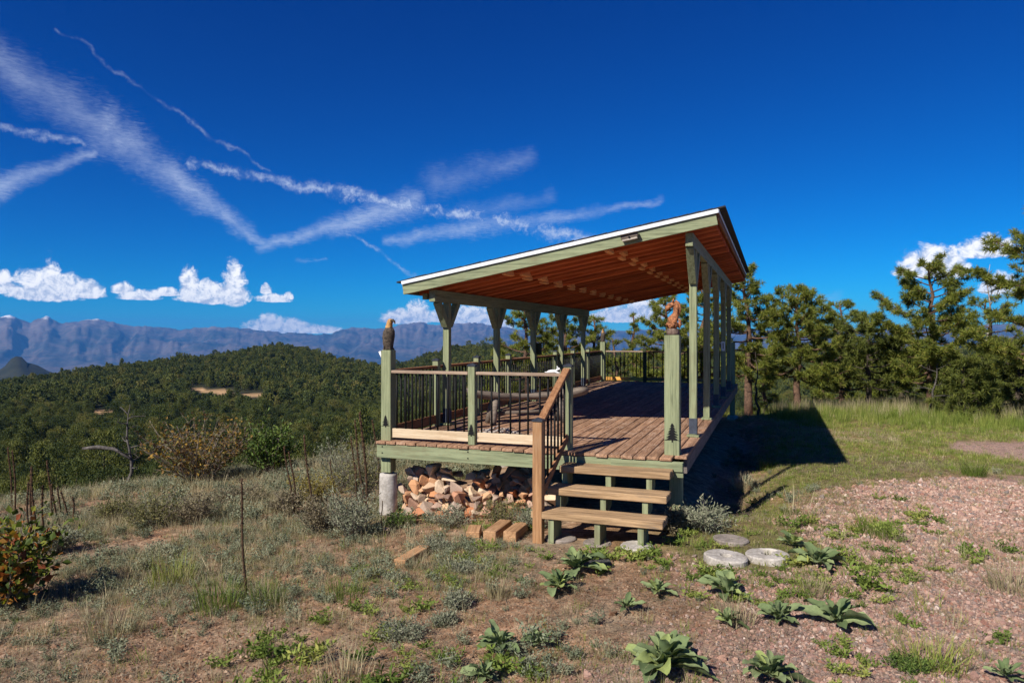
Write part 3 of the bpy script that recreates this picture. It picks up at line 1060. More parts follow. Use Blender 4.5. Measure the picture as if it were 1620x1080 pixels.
# posts and piers under the far and right side
for (x, y) in ((3.1, 4.4), (3.1, 8.5), (3.68, 12.5), (0.03, 4.2), (0.03, 8.4), (0.03, 12.5)):
    z = gz(x, y)
    o = post(x, y, z + 0.05, -0.215, 0.14, name='support_post')
    MB().lathe([(0.14, -0.3), (0.14, 0.10), (0.13, 0.12)], 20, (x, y, z)).build('concrete_pier', CONC, o, True)


# ------------------------------------------------------------------ roof
ROOF = empty('roof', (1.9, 1.0, BZL), parent=PAV)
L_RAFT = math.hypot(RXR - RXL - 0.05, (RXR - RXL - 0.05) * SLOPE)
ang = math.atan(SLOPE)
RH = 0.12
mr = MB().box((0, 0, 0), (L_RAFT, 0.075, RH), None, 0.014).mesh('rafter', RAFTER)
NR = 24
RYS = [RY0 + 0.06 + (RY1 - RY0 - 0.12) * k / (NR - 1) for k in range(NR)]
xm = (RXL + RXR) / 2
for y in RYS:
    o = bpy.data.objects.new('rafter', mr)
    attach(o, ROOF, Matrix.Translation((xm, y, roof_z(xm) + RH / 2 / math.cos(ang))) @ Matrix.Rotation(-ang, 4, 'Y'))
# blocking between the rafters, two staggered rows
for fr in (0.36, 0.69):
    for k in range(NR - 1):
        x = RXL + (RXR - RXL) * fr + (0.055 if k % 2 else -0.055)
        y0, y1 = RYS[k] + 0.039, RYS[k + 1] - 0.039
        MB().box((x, (y0 + y1) / 2, roof_z(x) + 0.040), (0.06, y1 - y0, 0.118), Matrix.Rotation(-ang, 4, 'Y'), 0.003).build('blocking', BLOCKING, ROOF)
# sheathing boards run along the roof
nb = 18
mb_ = MB().box((0, 0, 0), (L_RAFT / nb - 0.005, RY1 - RY0 - 0.03, 0.018)).mesh('sheathing_board', SHEATH)
for k in range(nb):
    t = (k + 0.5) / nb - 0.5
    x = xm + t * L_RAFT * math.cos(ang)
    o = bpy.data.objects.new('sheathing_board', mb_)
    attach(o, ROOF, Matrix.Translation((x, (RY0 + RY1) / 2, roof_z(x) + (RH + 0.0105) / math.cos(ang))) @ Matrix.Rotation(-ang, 4, 'Y'))
# barge boards, metal drip edge, shingles
for y, nm in ((RY0 + 0.018, 'fascia'), (RY1 - 0.018, 'fascia')):
    MB().bar((RXL, y, roof_z(RXL) + 0.070), (RXR, y, roof_z(RXR) + 0.070), 0.038, 0.145, (0, 0, 1), 0.003).build(nm, GREEN_X, ROOF)
    yy = y - 0.034 if y < 3 else y + 0.034
    MB().bar((RXL - 0.01, yy, roof_z(RXL) + 0.166), (RXR + 0.02, yy, roof_z(RXR) + 0.166), 0.028, 0.048, (0, 0, 1), 0.001).build('drip_edge', METAL, ROOF)
MB().box((RXL - 0.004, (RY0 + RY1) / 2, roof_z(RXL) + 0.07), (0.03, RY1 - RY0 - 0.08, 0.12), None, 0.003).build('eave_board', GREEN_Y, ROOF)
MB().box((RXR + 0.004, (RY0 + RY1) / 2, roof_z(RXR) + 0.105), (0.028, RY1 - RY0 - 0.08, 0.075), None, 0.003).build('eave_board', RAIL_BROWN, ROOF)
MB().box((RXR + 0.022, (RY0 + RY1) / 2, roof_z(RXR) + 0.168), (0.008, RY1 - RY0, 0.034)).build('drip_edge', METAL, ROOF)
rows = 30
rr = random.Random(5)
tabs = 13
sh = []
for q in range(4):
    b = MB()
    x_ = 0.0
    for k in range(tabs):
        wt = (RY1 - RY0 + 0.03) / tabs
        b.box((0, -((RY1 - RY0 + 0.03) / 2) + wt * (k + 0.5), rr.uniform(-0.0015, 0.0015)), (0.30, wt - 0.006, 0.018))
    sh.append(b.mesh('shingle_course', SHINGLE))
for k in range(rows):
    t = (k + 0.5) / rows - 0.5
    x = xm + t * (RXR - RXL + 0.06)
    o = bpy.data.objects.new('shingle_course', sh[k % 4])
    attach(o, ROOF, Matrix.Translation((x, (RY0 + RY1) / 2 + rr.uniform(-.01, .01), roof_z(x) + (RH + 0.078) / math.cos(ang))) @ Matrix.Rotation(-ang - 0.035, 4, 'Y'))
# rolled vent cap near the low eave
MB().bar((-0.17, RY0 + 0.35, roof_z(-0.17) + 0.215), (0.02, RY0 + 0.35, roof_z(0.02) + 0.215), 0.5, 0.05, (0, 0, 1), 0.01).build('vent_cap', SHINGLE, ROOF)
MB().box((LX - 0.20, RY0 + 0.35, roof_z(LX - .2) - 0.05), (0.08, 0.09, 0.09), None, 0.004).build('eave_block', GREEN_Y, ROOF)


# ------------------------------------------------------------------ railings
BAL = MB().lathe([(0.0125, 0), (0.0125, 0.735)], 8).mesh('baluster', BLACK, True)


def rail_x(xa, xb, y, z, parent, hand, kick, n, kick_h=0.118):
    rl = MB().box(((xa + xb) / 2, y, z - 0.019), (xb - xa, 0.088, 0.038), None, 0.005).build('handrail', hand, parent)
    MB().box(((xa + xb) / 2, y, 0.035 + kick_h / 2), (xb - xa, 0.038, kick_h), None, 0.004).build('kick_board', kick, parent)
    for k in range(n):
        x = xa + (xb - xa) * (k + 0.5 + 0.12 * math.sin(k * 2.3)) / n
        o = bpy.data.objects.new('baluster', BAL)
        attach(o, parent, Matrix.Translation((x, y, 0.15)) @ Matrix.Rotation(0.004 * math.sin(k * 5.1), 4, 'Y'))


def rail_y(ya, yb, x, z, parent, hand, kick, n):
    MB().box((x, (ya + yb) / 2, z - 0.019), (0.088, yb - ya, 0.038), None, 0.005).build('handrail', hand, parent)
    MB().box((x, (ya + yb) / 2, 0.035 + 0.065), (0.038, yb - ya, 0.13), None, 0.004).build('kick_board', kick, parent)
    for k in range(n):
        y = ya + (yb - ya) * (k + 0.5) / n
        o = bpy.data.objects.new('baluster', BAL)
        attach(o, parent, Matrix.Translation((x, y, 0.15)))


fr = empty('front_railing', (1.2, 0, 0), parent=PAV)
rail_x(0.095, 1.175, 0.0, 0.905, fr, RAIL_GREY, KICK, 9)
rail_x(1.275, 2.395, 0.02, 0.905, fr, RAIL_GREY, KICK, 9)
lr = empty('side_railing', (-0.02, 6, 0), parent=PAV)
ys = [0.095, 1.5, 3.05, 4.6, 6.15, 7.7, 9.25, 10.8, 12.43]
for k in range(8):
    rail_y(ys[k] + 0.05, ys[k + 1] - 0.05, -0.015, 0.905, lr, RAIL_BROWN, KICK_Y, 12)
    if k:
        p_ = MB().box((-0.015, ys[k], 0.49), (0.092, 0.092, 0.97), None, 0.005).build('rail_post', GREEN, PAV)
        cap(-0.015, ys[k], 0.975, p_)
cp = post(0.02, 12.48, -0.002, 1.16, 0.142, name='corner_post')
br_ = empty('back_railing', (1.9, 12.5, 0), parent=PAV)
rail_x(0.10, 1.20, 12.5, 0.905, br_, RAIL_GREY, KICK_FAR, 9, 0.10)
rail_x(1.30, 2.45, 12.5, 0.905, br_, RAIL_BROWN, KICK_Y, 9, 0.10)
rail_x(2.55, 3.62, 12.5, 0.905, br_, RAIL_BROWN, KICK_Y, 9, 0.10)
for x in (1.25, 2.50):
    p_ = MB().box((x, 12.5, 0.49), (0.092, 0.092, 0.97), None, 0.005).build('rail_post', DARKBOX, PAV)
    cap(x, 12.5, 0.975, p_)
post(3.68, 12.5, -0.002, 1.16, 0.142, name='corner_post')
sr = empty('stair_railing', (2.4, -0.4, 0), parent=PAV)
A_, B_ = Vector((2.385, -0.86, 0.42)), Vector((2.44, 0.00, 0.955))
MB().bar(A_, B_, 0.085, 0.045, (0, 0, 1), 0.005).build('handrail', RAIL_SLOPE, sr)
A2, B2 = Vector((2.39, -0.84, -0.36)), Vector((2.44, 0.0, 0.16))
MB().bar(A2, B2, 0.036, 0.085, (0, 0, 1), 0.004).build('bottom_rail', RAIL_SLOPE, sr)
for k in range(7):
    t = (k + 0.8) / 7.6
    p, q = A2.lerp(B2, t), A_.lerp(B_, t)
    MB().tube([p, (p.x, p.y, q.z - 0.02)], 0.0125, 8).build('baluster', BLACK, sr, True)

# ------------------------------------------------------------------ steps
ST = empty('steps', (3.0, -0.5, -0.8), parent=PAV)
for k, (yf, z) in enumerate(((-0.405, -0.115), (-0.665, -0.315), (-0.935, -0.515))):
    xa = (2.46, 2.40, 2.30)[k]
    for q in range(2):      # each tread is two thick planks side by side
        MB().box(((xa + 3.70) / 2, yf + 0.075 + q * 0.153, z - 0.0375), (3.70 - xa + 0.012 * (q - .5), 0.148, 0.075), None, 0.007).build('tread', TREAD, ST)
for x in (2.52, 3.02, 3.47):
    zb = gz(x, -0.9) - 0.02
    for k, (yf, z) in enumerate(((-0.405, -0.115), (-0.665, -0.315), (-0.935, -0.515))):
        y0, y1 = yf + 0.03, -0.14
        z0, z1 = (z - 0.265) if k < 2 else zb, z - 0.076
        b = MB()
        y1b = y1 if k == 0 else yf + 0.33
        v = [(x - .03, y0, z0), (x + .03, y0, z0), (x + .03, y1b, z0 + (0.05 if k < 2 else 0.04)), (x - .03, y1b, z0 + (0.05 if k < 2 else 0.04)), (x - .03, y0, z1), (x + .03, y0, z1), (x + .03, y1b, z1), (x - .03, y1b, z1)]
        b.add(v, [(3, 2, 1, 0), (4, 5, 6, 7), (0, 1, 5, 4), (1, 2, 6, 5), (2, 3, 7, 6), (3, 0, 4, 7)])
        b.build('stringer', GREEN, ST)


# ------------------------------------------------------------------ small things on and around the deck
def skin_like(name, rings, mat, parent, sides=14, M=None):
    """lofted body: rings = [(centre, rx, ry)], each ring horizontal"""
    b = MB()
    vs, fs = [], []
    for (c, rx, ry) in rings:
        for k in range(sides):
            t = 2 * math.pi * k / sides
            vs.append((c[0] + rx * math.cos(t), c[1] + ry * math.sin(t), c[2]))
    for i in range(len(rings) - 1):
        for k in range(sides):
            k2 = (k + 1) % sides
            fs.append((i * sides + k, i * sides + k2, (i + 1) * sides + k2, (i + 1) * sides + k))
    fs.append(tuple(range(sides - 1, -1, -1)))
    o = (len(rings) - 1) * sides
    fs.append(tuple(o + k for k in range(sides)))
    b.add(vs, fs)
    me = b.mesh(name, mat, True)
    ob = bpy.data.objects.new(name, me)
    attach(ob, parent, WM[parent.name] @ (M or Matrix.Identity(4)))
    return ob


def eagle(loc, rz, label, s=1.0, detail=True):
    e = empty('eagle_carving', loc, label, 'carving', rz=rz, scale=s)
    body = skin_like('body', [((0, 0, 0.0), .050, .055), ((0, 0, .02), .058, .060), ((0.004, 0, .06), .060, .062), ((0.008, 0, .14), .070, .072), ((0.014, 0, .20), .074, .074),
                              ((0.016, 0, .25), .066, .068), ((0.012, 0, .285), .050, .052)], FEATHER, e)
    wing = [((0, 0, 0.02), .012, .010), ((0, 0, .08), .034, .018), ((0, 0, .17), .052, .024), ((0, 0, .24), .044, .022), ((0, 0, .275), .012, .010)]
    for sgn in (-1, 1):
        skin_like('wing', wing, FEATHER, e, 10, Matrix.Translation((-0.012, sgn * 0.058, 0)) @ Matrix.Rotation(sgn * 0.10, 4, 'X'))
    skin_like('head', [((0.008, 0, .268), .052, .052), ((0.010, 0, .30), .046, .046), ((0.018, 0, .335), .042, .040), ((0.026, 0, .362), .042, .037), ((0.032, 0, .385), .036, .032), ((0.034, 0, .400), .018, .018)], HEADTAN, e)
    b = MB().tube([(0.050, 0, .372), (0.078, 0, .378), (0.100, 0, .366), (0.110, 0, .345), (0.110, 0, .330)], [.024, .020, .014, .008, .002], 10)
    ob = bpy.data.objects.new('beak', b.mesh('beak', BEAK, True))
    attach(ob, e, WM[e.name])
    for sgn in (-1, 1):
        b = MB().lathe([(0.001, -.006), (0.006, -.003), (0.007, 0), (0.006, .003), (0.001, .006)], 8, (0.056, sgn * 0.028, .378))
        ob = bpy.data.objects.new('eye', b.mesh('eye', BEAK, True))
        attach(ob, e, WM[e.name])
    # perch block and tail
    b = MB().box((-0.045, 0, 0.02), (0.045, 0.07, 0.12), Matrix.Rotation(0.25, 4, 'Y'), 0.01)
    ob = bpy.data.objects.new('tail', b.mesh('tail', FEATHER))
    attach(ob, e, WM[e.name])
    for sgn in (-1, 1):
        b = MB().tube([(0.03, sgn * .03, 0.03), (0.058, sgn * .032, 0.014), (0.066, sgn * .034, 0.0)], [.016, .013, .006], 8)
        ob = bpy.data.objects.new('foot', b.mesh('foot', BEAK, True))
        attach(ob, e, WM[e.name])
    return e


eagle((0.02, 0.02, 1.165), R(-12), 'dark carved wooden eagle with tan head on the front left deck post', 1.02)
eagle((0.02, 12.48, 1.16), R(-60), 'small carved wooden bird on the far corner post of the deck', 0.95)


def carving():
    c = empty('animal_carving', (3.655, 0.14, 1.36), 'reddish carved wooden animal with arched neck on the front right deck post', 'carving', rz=R(6))
    def T(nm, pts, rad, mat=REDWOOD, sides=12):
        b = MB().tube(pts, rad, sides)
        me = b.mesh(nm, mat, True)
        o = bpy.data.objects.new(nm, me)
        attach(o, c, WM[c.name])
        return o
    st = MB().lathe([(.070, 0), (.074, .02), (.072, .055), (.062, .075), (.03, .08)], 14)
    v = st.v[0]
    v[:, :2] *= (1 + 0.10 * np.sin(np.arctan2(v[:, 1], v[:, 0]) * 5 + v[:, 2] * 40))[:, None]
    o = bpy.data.objects.new('stump', st.mesh('stump', STUMPB, True))
    attach(o, c, WM[c.name])
    T('body', [(0.035, 0, .075), (0.012, 0, .10), (-0.012, 0, .135), (-0.004, 0, .175), (0.020, 0, .21), (0.038, 0, .25), (0.045, 0, .30), (0.036, 0, .345), (0.012, 0, .372)],
      [.050, .064, .070, .060, .046, .038, .036, .036, .026])
    T('head', [(0.028, 0, .355), (-0.004, 0, .350), (-0.036, 0, .335), (-0.058, 0, .310), (-0.064, 0, .285), (-0.060, 0, .268)], [.026, .032, .033, .029, .022, .010])
    for sg in (-1, 1):
        T('ear', [(0.006, sg * .018, .365), (0.004, sg * .024, .395), (0.010, sg * .026, .420)], [.012, .011, .002], sides=8)
        T('foreleg', [(-0.040, sg * .035, .150), (-0.068, sg * .036, .120), (-0.052, sg * .034, .092)], [.020, .016, .014], sides=8)
        T('haunch', [(0.018, sg * .038, .140), (0.010, sg * .048, .105), (-0.030, sg * .048, .082)], [.034, .032, .016], sides=10)
    T('mane', [(0.030, 0, .395), (0.064, 0, .365), (0.078, 0, .315), (0.072, 0, .265), (0.060, 0, .225)], [.010, .017, .020, .018, .008], sides=8)
    T('tail', [(0.060, 0, .085), (0.082, 0, .12), (0.080, 0, .165), (0.066, 0, .19)], [.018, .022, .018, .006], sides=8)
    b = MB().lathe([(0.001, -.005), (0.006, 0), (0.001, .005)], 8, (-0.022, -0.031, .345))
    o = bpy.data.objects.new('eye', b.mesh('eye', BEAK, True))
    attach(o, c, WM[c.name])


carving()


def figurine():
    f = empty('animal_figurine', (2.27, 0.02, 0.905), 'small white reclining animal figurine on the front handrail', 'figurine')
    def T(nm, pts, rad):
        o = bpy.data.objects.new(nm, MB().tube(pts, rad, 10).mesh(nm, WHITE, True))
        attach(o, f, WM[f.name])
    T('body', [(-0.085, 0, .010), (-0.06, 0, .018), (-0.02, 0, .022), (0.02, 0, .024), (0.045, 0, .034)], [.008, .017, .021, .020, .012])
    T('head', [(0.036, 0, .036), (0.052, 0, .050), (0.070, 0, .052), (0.082, 0, .046)], [.012, .018, .016, .006])
    for s in (-1, 1):
        T('ear', [(0.050, s * .010, .062), (0.046, s * .012, .078), (0.044, s * .013, .086)], [.006, .005, .001])
        T('leg', [(0.03, s * .014, .016), (0.06, s * .016, .008), (0.075, s * .016, .007)], [.009, .007, .005])
    T('tail', [(-0.08, 0, .012), (-0.10, 0.004, .010), (-0.115, 0.01, .014)], [.006, .005, .003])


figurine()

# solar flood lamp on the front barge board
fx = 3.02
fz = roof_z(fx)
fl_ = empty('flood_lamp', (fx, RY0 - 0.06, fz + 0.01), 'small bronze flood lamp fixed to the sloping front roof board', 'lamp')
rotm = Matrix.Rotation(-ang, 4, 'Y')
def lamp_part(nm, c, size, mat):
    b = MB().box((0, 0, 0), size, None, 0.008)
    o = bpy.data.objects.new(nm, b.mesh(nm, mat))
    attach(o, fl_, WM[fl_.name] @ rotm @ Matrix.Translation(c))
lamp_part('housing', (0, 0.0, 0.075), (0.22, 0.07, 0.055), LAMPGREY)
lamp_part('hood', (0, -0.012, 0.108), (0.235, 0.10, 0.014), LAMPGREY)
lamp_part('lens', (0, -0.012, 0.036), (0.20, 0.045, 0.028), LENS)
lamp_part('mount', (0, 0.042, 0.075), (0.08, 0.03, 0.05), BLACK)
lamp_part('sensor', (0.0, -0.042, 0.062), (0.024, 0.02, 0.02), BLACK)

# little things on posts
th_ = empty('weather_gauge', (RX, PY[3] - 0.062, 1.02), 'small white gauge box on a right roof post', 'gauge')
b = MB().box((0, 0, 0.10), (0.075, 0.022, 0.20), None, 0.006)
attach(bpy.data.objects.new('case', b.mesh('case', WHITE)), th_, WM[th_.name])
b = MB().box((0, -0.0125, 0.11), (0.02, 0.004, 0.13))
attach(bpy.data.objects.new('scale_tube', b.mesh('scale_tube', LAMPGREY)), th_, WM[th_.name])
bh = empty('birdhouse', (LX + 0.07, PY[2] + 0.115, 0.96), 'dark box hung behind the middle left roof post', 'box')
b = MB().box((0, 0, 0.11), (0.12, 0.12, 0.22), None, 0.004)
attach(bpy.data.objects.new('box', b.mesh('box', DARKBOX)), bh, WM[bh.name])
b = MB().box((0, -0.01, 0.232), (0.16, 0.17, 0.02), None, 0.003)
attach(bpy.data.objects.new('lid', b.mesh('lid', DARKBOX)), bh, WM[bh.name])
wp_ = empty('white_pipe', (-0.072, 0.03, 0.94), 'short slanting white pipe on the side of the eagle post', 'pipe')
b = MB().tube([(0.012, 0, 0.0), (0.012, 0, 0.09)], 0.014, 10).tube([(0.012, 0, 0.09), (-0.045, 0, 0.205)], 0.016, 10)
attach(bpy.data.objects.new('tube', b.mesh('tube', WHITE, True)), wp_, WM[wp_.name])
b = MB().box((0.02, 0, 0.05), (0.02, 0.05, 0.02))
attach(bpy.data.objects.new('clip', b.mesh('clip', BLACK)), wp_, WM[wp_.name])


def log_bench():
    e = empty('log_bench', (1.15, 2.35, 0.0), 'weathered grey split-log bench on the deck behind the front railing', 'bench', rz=R(38))
    # half log with a saddle bend
    vs, fs = [], []
    n, sides = 18, 12
    rr = random.Random(8)
    for i in range(n):
        t = i / (n - 1)
        x = -0.95 + 1.9 * t
        zc = 0.42 + 0.10 * (2 * t - 1) ** 2
        yc = 0.05 * math.sin(t * 3)
        r = 0.115 + 0.02 * math.sin(t * 9) + (0.03 if t > .85 else 0)
        for k in range(sides):
            a = 2 * math.pi * k / sides
            yy, zz = r * 1.25 * math.cos(a), r * 0.75 * math.sin(a)
            zz = min(zz, 0.022 + 0.01 * math.sin(t * 31 + k))
            vs.append((x + rr.uniform(-.01, .01), yc + yy + rr.uniform(-.006, .006), zc + zz))
    for i in range(n - 1):
        for k in range(sides):
            k2 = (k + 1) % sides
            fs.append((i * sides + k, i * sides + k2, (i + 1) * sides + k2, (i + 1) * sides + k))
    fs.append(tuple(range(sides - 1, -1, -1)))
    fs.append(tuple((n - 1) * sides + k for k in range(sides)))
    b = MB().add(vs, fs)
    attach(bpy.data.objects.new('seat', b.mesh('seat', LOGW, True)), e, WM[e.name])
    for (x, lean) in ((-0.55, -0.06), (0.50, 0.05)):
        for s in (-1, 1):
            b = MB().tube([(x + lean, s * 0.14, 0.0), (x + lean * .5, s * 0.09, 0.2), (x, s * 0.05, 0.38)], [0.05, 0.054, 0.05], 10)
            attach(bpy.data.objects.new('leg', b.mesh('leg', LOGW, True)), e, WM[e.name])
    b = MB().tube([(-0.55, 0, .16), (0.5, 0, .17)], 0.026, 8)
    attach(bpy.data.objects.new('stretcher', b.mesh('stretcher', LOGW, True)), e, WM[e.name])


log_bench()


def antler_heap():
    e = empty('driftwood_heap', (1.35, 0.72, 0.0), 'low heap of pale twisted sticks on the deck behind the front railing', 'sticks')
    rr = random.Random(12)
    for k in range(14):
        a = rr.uniform(0, 6.28)
        c = Vector((rr.uniform(-.42, .42), rr.uniform(-.16, .16), 0.018 + 0.028 * (k // 5)))
        d = Vector((math.cos(a), math.sin(a), 0)) * rr.uniform(.08, .2)
        p = [c - d, c - d * .3 + Vector((rr.uniform(-.04, .04), rr.uniform(-.04, .04), rr.uniform(0, .05))), c + d * .4 + Vector((0, 0, rr.uniform(0, .06))), c + d + Vector((0, 0, rr.uniform(0, .08)))]
        b = MB().tube(p, [.014, .013, .011, .005], 7)
        attach(bpy.data.objects.new('stick', b.mesh('stick', DEADW, True)), e, WM[e.name])


antler_heap()


# ------------------------------------------------------------------ stones, blocks, slabs
def hull_stone(seed, sx, sy, sz, n=11):
    rr = random.Random(seed)
    bm = bmesh.new()
    for _ in range(n):
        v = Vector((rr.gauss(0, 1), rr.gauss(0, 1), rr.gauss(0, 1))).normalized()
        v = Vector([math.copysign(abs(q) ** 0.9, q) for q in v])
        bm.verts.new((v.x * sx / 2, v.y * sy / 2, v.z * sz / 2))
    r = bmesh.ops.convex_hull(bm, input=bm.verts)
    bmesh.ops.delete(bm, geom=[v for v in bm.verts if not v.link_faces], context='VERTS')
    bmesh.ops.bevel(bm, geom=list(bm.edges), offset=0.022 * min(sx, sy, sz), segments=1, affect='EDGES')
    me = bpy.data.meshes.new('stone')
    bm.to_mesh(me)
    bm.free()
    me.materials.append(STONE)
    return me


STONES = [hull_stone(30 + k, *s) for k, s in enumerate(((.26, .2, .15), (.22, .2, .17), (.30, .18, .12), (.2, .16, .2), (.24, .22, .11), (.17, .15, .13), (.28, .2, .2), (.15, .14, .11)))]


def rock_pile():
    e = empty('rock_pile', (0.85, 0.2, -0.98), 'heap of orange and grey field stones under the front left of the deck', 'rock pile')
    rr = random.Random(21)
    def top(x):
        return float(np.interp(x, [0.1, 0.35, 0.6, 0.8, 1.0, 1.2, 1.5, 1.85, 2.1, 2.3], [-0.36, -0.36, -0.36, -0.48, -0.52, -0.42, -0.38, -0.52, -0.58, -0.66]))
    for row in range(6):
        x = 0.17 + rr.uniform(0, .1)
        while x < 2.25:
            g = gz(x, 0.1)
            z = g + 0.05 + row * 0.105 + rr.uniform(-.025, .025)
            if z < top(x) + 0.01:
                me = rr.choice(STONES)
                o = bpy.data.objects.new('stone', me)
                sc = rr.uniform(0.7, 1.15)
                y = 0.02 + row * 0.055 + rr.uniform(-.05, .05) + (0.10 if x > 1.0 else 0) + (0.18 if x > 1.4 else 0)
                M = Matrix.Translation((x, y, z)) @ Euler((rr.uniform(-.5, .5), rr.uniform(-.6, .6), rr.uniform(0, 6.28))).to_matrix().to_4x4() @ Matrix.Scale(sc, 4)
                attach(o, e, M)
                if row < 5:
                    o2 = bpy.data.objects.new('stone', rr.choice(STONES))
                    attach(o2, e, Matrix.Translation((x + rr.uniform(-.05, .05), y + 0.2, z + .02)) @ Euler((rr.uniform(-.5, .5), rr.uniform(-.5, .5), rr.uniform(0, 6.28))).to_matrix().to_4x4())
            x += rr.uniform(.09, .16)


rock_pile()


def timber_block(p0, p1, w, h, label):
    p0, p1 = Vector(p0), Vector(p1)
    g0, g1 = gz(*p0), gz(*p1)
    d = p1 - p0
    b = MB().box((0, 0, h / 2), (w, d.length, h), None, 0.006)
    o = bpy.data.objects.new('timber_block', b.mesh('timber_block', BLOCK))
    M = Matrix.Translation((*((p0 + p1) / 2), (g0 + g1) / 2 - 0.008)) @ Matrix.Rotation(math.atan2(-d.x, d.y), 4, 'Z') @ Matrix.Rotation(math.atan2(g1 - g0, d.length), 4, 'X')
    attach(o, None, M)
    tag(o, label, 'timber block')


def gp(px, py):
    p = hit(px, py)
    return (p.x, p.y)


timber_block(gp(748, 858), gp(752, 846), 0.145, 0.125, 'short pale square timber block, leftmost of the three beside the steps')
timber_block(gp(774, 858), gp(800, 838), 0.145, 0.13, 'middle of the three square timber blocks lying beside the steps')
timber_block(gp(806, 857), gp(826, 841), 0.145, 0.12, 'square timber block nearest the newel post of the steps')
timber_block(gp(632, 898), gp(672, 874), 0.13, 0.09, 'long square timber lying alone in the dug soil left of the steps')


def disc(px, py, r, h, mat, label, hole=0.05, notch=False, tilt=(0, 0), solid=False, sink=0.3):
    p = hit(px, py)
    n = 40
    ring = []
    rr = random.Random(int(px))
    vs, fs = [], []
    for k in range(n):
        t = 2 * math.pi * k / n
        ro = r * (1 + 0.012 * math.sin(5 * t + px) + rr.uniform(-.006, .006))
        ri = 0.02 if solid else hole * (1 + 0.06 * math.sin(3 * t))
        if notch and 0.9 < t < 2.0:
            ri = ro * 0.80
        for (q, z) in ((ri, 0), (ro, 0), (ro, h - 0.012), (ro - 0.012, h), (ri + 0.006, h), (ri, h - 0.008)):
            vs.append((q * math.cos(t), q * math.sin(t), z + rr.uniform(-.002, .002)))
    for k in range(n):
        k2 = (k + 1) % n
        for j in range(6):
            j2 = (j + 1) % 6
            fs.append((k * 6 + j, k2 * 6 + j, k2 * 6 + j2, k * 6 + j2))
    if solid:
        fs.append(tuple(k * 6 + 4 for k in range(n)))
    b = MB().add(vs, fs)
    o = bpy.data.objects.new('concrete_disc', b.mesh('concrete_disc', mat))
    attach(o, None, Matrix.Translation((p.x, p.y, p.z - h * sink)) @ Euler((tilt[0], tilt[1], 0)).to_matrix().to_4x4())
    tag(o, label, 'concrete disc')


disc(1156, 856, 0.185, 0.05, CONC_D, 'grey weathered concrete disc flat in the grass, farthest of the three discs', 0.02, tilt=(-.03, .03))
disc(1148, 888, 0.205, 0.085, CONC_L, 'pale concrete ring with a round hole, nearest the steps', 0.055, tilt=(-.02, .05), sink=0.26)
disc(1214, 885, 0.205, 0.085, CONC_L, 'pale broken concrete ring with a bite out of it', 0.05, True, (-.02, -.04), sink=0.26)
disc(887, 853, 0.17, 0.05, CONC_D, 'concrete pad under the left stringer of the steps', solid=True, sink=0.3)
disc(945, 860, 0.15, 0.05, CONC_D, 'concrete pad under the middle stringer of the steps', solid=True, sink=0.5)
disc(1008, 868, 0.17, 0.06, CONC, 'concrete pad under the right stringer of the steps', solid=True, sink=0.3)
p = hit(932, 888)
b = MB().box((0, 0, 0.012), (0.36, 0.34, 0.028), Matrix.Rotation(0.35, 4, 'Z'), 0.006)
o = bpy.data.objects.new('slate_slab', b.mesh('slate_slab', SLATE))
attach(o, None, Matrix.Translation((p.x + .02, p.y, p.z)))
tag(o, 'dark grey slate slab lying in front of the steps', 'slab')
for (px_, py_, s, lab) in ((1098, 880, .30, 'small pale stone in the grass right of the steps'), (1075, 850, .42, 'tan stone at the foot of the steps by the dry weeds'),
                           (192, 768, 1.5, 'pale boulder on the left hillside beside the yucca'), (212, 772, 1.1, 'smaller pale rock right of the boulder on the left hillside'),
                           (82, 828, 1.2, 'pale rock among the mullein stalks at far left'), (612, 838, .6, 'pale stone at the foot of the concrete pier'),
                           (470, 752, 1.4, 'grey rock on the hill edge behind the mullein stalks')):
    p = hit(px_, py_)
    o = bpy.data.objects.new('rock', STONES[int(px_) % 8])
    attach(o, None, Matrix.Translation((p.x, p.y, p.z + 0.03 * s)) @ Matrix.Rotation(px_, 4, 'Z') @ Matrix.Scale(s, 4))
    tag(o, lab, 'rock')


